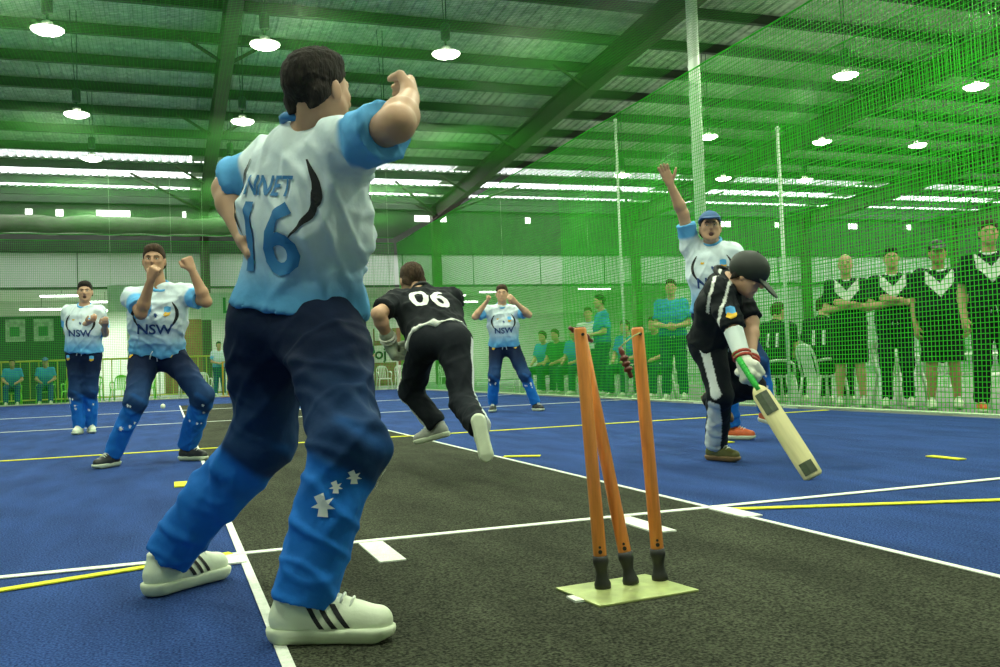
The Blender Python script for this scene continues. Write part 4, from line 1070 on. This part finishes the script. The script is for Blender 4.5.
# the bat: handle axis from the gloves down to the toe on the turf
def make_bat(top, toe, facing):
    top, toe = Vector(top), Vector(toe); d = (toe - top); Lb = d.length; d.normalize()
    n = Vector(facing); n = (n - n.dot(d) * d).normalized(); w = d.cross(n)
    t = empty('cricket_bat', toe)
    R = Matrix(((w.x, n.x, -d.x), (w.y, n.y, -d.y), (w.z, n.z, -d.z)))
    t.rotation_euler = R.to_euler()
    # local: x across, y the face's side, z up the bat from the toe
    sec = [(0.0, .044, .004, .012), (.012, .052, .012, .018), (.10, .054, .014, .026), (.25, .054, .014, .034), (.42, .053, .012, .028), (.52, .050, .012, .020), (.555, .036, .012, .017), (.575, .018, .014, .014)]
    b = MB(); m_ = 8
    for z, hw, e, sp_ in sec:
        for x, y in ((-hw, 0), (-hw * .98, e * .55), (0, e), (hw * .98, e * .55), (hw, 0), (hw * .9, -e * .9), (0, -sp_ - e * .2), (-hw * .9, -e * .9)): b.v.append((x, y, z))
    for i in range(len(sec) - 1):
        for j in range(m_):
            a = i * m_ + j; c = i * m_ + (j + 1) % m_; b.f.append((a, c, c + m_, a + m_))
    b.f.append(tuple(range(m_))[::-1]); b.f.append(tuple((len(sec) - 1) * m_ + j for j in range(m_)))
    bl = b.build('blade', M_WILLOW, t, True)
    dk = mat('dark_bat_sticker', (.03, .05, .02), .4, var=.5, scale=40)
    for z0, z1 in ((.40, .53), (.02, .09)):
        for sd in (1, -1):
            s_ = MB(); 
            for z in (z0, z1):
                for x in (-.035, 0, .035):
                    k = 1 - abs(x) / .05
                    y = (.0075 + .0065 * k) if sd > 0 else -(.0115 + .022 * k)
                    s_.v.append((x, y + sd * .0025, z))
            s_.f = [(0, 1, 4, 3), (1, 2, 5, 4)]
            s_.build('sticker', dk, bl)
    h = MB().tube([(0, 0, .55), (0, 0, .60), (0, 0, Lb - .01), (0, 0, Lb)], [.0165, .0175, .018, .013], 14).build('handle', M_GRIP, t, True)
    for k in range(10): MB().tube([(.0185 * math.cos(a), .0185 * math.sin(a), .61 + k * .022) for a in [i * math.pi / 6 for i in range(13)]], .0016, 4).build('grip_ring', M_GRIP, h)
    tag(t, 'pale willow bat with bright green grip held out to the blue turf', 'bat')
make_bat((2.985, 4.455, .640), (3.121, 4.031, .014), (-.55, -.35, .6))

# ------------------------------------------------------------------ spectators
def rotf(ang): return V3(math.cos(ang), math.sin(ang), 0)
def stand(x, y, f, H=1.85, arms='down', z0=-.012):
    f = unit(V3(f[0], f[1], 0)); l = V3(-f[1], f[0], 0); k = H / 1.8; o = V3(x, y, z0)
    P_ = lambda a, b, c: o + (l * a + f * b) * k + V3(0, 0, c * k)
    J = dict(head=P_(0, .03, 1.685), hiL=P_(.092, 0, .93), hiR=P_(-.092, 0, .93), shL=P_(.18, -.01, 1.43), shR=P_(-.18, -.01, 1.43), knL=P_(.11, .03, .50), knR=P_(-.11, .03, .50), anL=P_(.13, -.01, .092), anR=P_(-.13, -.01, .092))
    for s, q in ((1, 'L'), (-1, 'R')):
        if arms == 'down': J['el' + q] = P_(s * .245, -.03, 1.145); J['wr' + q] = P_(s * .25, .07, .90)
        elif arms == 'crossed': J['el' + q] = P_(s * .24, .06, 1.15); J['wr' + q] = P_(s * -.01, .20 + .03 * s, 1.19 + .02 * s)
        elif arms == 'front': J['el' + q] = P_(s * .23, .02, 1.14); J['wr' + q] = P_(s * .07, .20, 1.10)
        elif arms == 'wave': J['el' + q] = P_(s * .23, .02, 1.14); J['wr' + q] = P_(s * .16, .16, 1.36 if s > 0 else 1.0)
    return J
def sit(x, y, f, arms='knees', k=1.0, zs=-.012):
    f = unit(V3(f[0], f[1], 0)); l = V3(-f[1], f[0], 0); o = V3(x, y, zs)
    P_ = lambda a, b, c: o + (l * a + f * b) * k + V3(0, 0, c * k)
    J = dict(head=P_(0, .06, 1.26), hiL=P_(.10, -.06, .535), hiR=P_(-.10, -.06, .535), shL=P_(.18, -.02, 1.03), shR=P_(-.18, -.02, 1.03), knL=P_(.15, .37, .52), knR=P_(-.15, .37, .52), anL=P_(.15, .40, .092), anR=P_(-.15, .36, .092))
    for s, q in ((1, 'L'), (-1, 'R')): J['el' + q] = P_(s * .25, .03, .76); J['wr' + q] = P_(s * .14, .26, .68)
    return J
def spect(J, f, label, **kw):
    a = dict(vox=.016, detail=False, shoes=('w', 'w'), prints=False, loose=1.0); a.update(kw)
    return person(J, unit(V3(f[0], f[1], 0)), label, **a)
TC = V3(-.64, -.77, 0)                              # towards the near wicket
spect(stand(7.85, 9.35, TC, 1.86, 'crossed'), TC, 'bald man in black shirt with white chevron, arms folded, shorts', vox=.011, detail=True, shirt='vee', pants='black', shorts=True, bald=True, S=1.02, seed=21, hands=('relax', 'relax'), hairm=M_HAIRG)
spect(stand(7.98, 8.72, TC, 1.86, 'crossed'), TC, 'man in long black trousers with folded arms beside the capped man', vox=.011, detail=True, shirt='vee', pants='stripe', S=1.02, seed=22)
spect(stand(8.05, 8.10, TC, 1.84, 'down'), TC, 'heavy man in black cap, chevron shirt and black shorts', vox=.011, detail=True, shirt='vee', pants='black', shorts=True, cap='black', S=1.06, fat=1.28, seed=23, skin=M_SKIN2)
spect(stand(7.78, 7.16, TC, 1.93, 'down'), TC, 'tall man in chevron shirt with orange shoes standing close to the side net', vox=.011, detail=True, shirt='vee', pants='black', S=1.05, shoes=('o', 'o'), seed=24, hairm=M_HAIRB)
for (x, y, lb, sd) in ((7.87, 9.84, 'seated spectator in black shirt numbered 11 nearest the bald man', 31), (7.83, 10.74, 'seated spectator in black shirt numbered 11 beside the bending batter', 32)):
    bb, ss, tt, kk = spect(sit(x, y, (.85, .5)), (.85, .2), lb, vox=.012, detail=True, shirt='black', pants='black', seed=sd, S=1.0, number='11', num_m=M_PRWHITE, hairm=M_HAIRB)
f_ = V3(-.55, -.83, 0)
spect(stand(7.55, 13.05, f_, 1.92, 'front'), f_, 'spectator in teal shirt with hands together behind the side net', vox=.013, detail=True, shirt='teal', pants='teal', S=1.05, seed=41, hairm=M_HAIRB)
spect(stand(8.05, 12.45, f_, 1.9, 'wave'), f_, 'spectator in white shirt behind the white column', vox=.014, detail=True, shirt='white', pants='nswnavy', S=1.04, seed=42, hairm=M_HAIRB)
bb = spect(stand(7.62, 15.75, (-.9, .2), 1.9, 'front'), (-.9, .1), 'spectator in teal shirt turned sideways behind the wicket and side net', vox=.014, detail=True, shirt='teal', pants='teal', S=1.05, seed=43)
spect(stand(7.75, 16.6, f_, 1.72, 'down'), f_, 'spectator in white shirt beside the sideways teal spectator', vox=.015, detail=True, shirt='white', pants='teal', S=.98, seed=44, hairm=M_HAIRB)
for i, (x, y, sh, lb) in enumerate(((7.72, 18.15, 'green', 'seated spectator in dark green shirt beyond the far fielder'), (7.80, 19.05, 'teal', 'seated spectator in teal shirt furthest along the side net'), (7.75, 17.25, 'teal', 'seated spectator in teal shirt beside the white-shirted spectator'), (7.72, 14.95, 'teal', 'seated spectator in teal shirt between the two standing teal spectators'), (7.72, 13.93, 'green', 'seated spectator in dark green shirt nearest the white column'))):
    g_ = V3(-.85, -.5, 0)
    spect(sit(x, y, g_), g_, lb, shirt=sh, pants='teal', seed=50 + i, hairm=M_HAIRB)
g_ = V3(.05, -1, 0)
for i, (x, y, lb) in enumerate(((-4.30, 30.72, 'teal-shirted player seated in front of the green display board, bareheaded'), (-3.42, 30.72, 'teal-shirted player in pale cap seated beside the lime chairs'))):
    spect(sit(x, y, g_), g_, lb, vox=.02, shirt='teal', pants='nswnavy', seed=60 + i, cap='navy' if i else None, skin=M_SKIN2)
spect(stand(1.55, 31.2, g_, 1.75, 'front'), g_, 'spectator in blue shirt behind the tall orange stumps', vox=.02, shirt='nsw', pants='nswnavy', seed=63)
spect(stand(5.75, 31.3, g_, 1.75, 'down'), g_, 'spectator in orange shirt behind the white chairs', vox=.02, shirt='orange', pants='green', seed=64)
spect(stand(6.35, 31.3, g_, 1.8, 'front'), g_, 'spectator in dark green shirt behind the white chairs', vox=.02, shirt='green', pants='black', seed=65)
spect(stand(5.05, 31.0, g_, 1.8, 'down'), g_, 'spectator in white shirt beside the orange-shirted spectator', vox=.02, shirt='white', pants='nswnavy', seed=66)
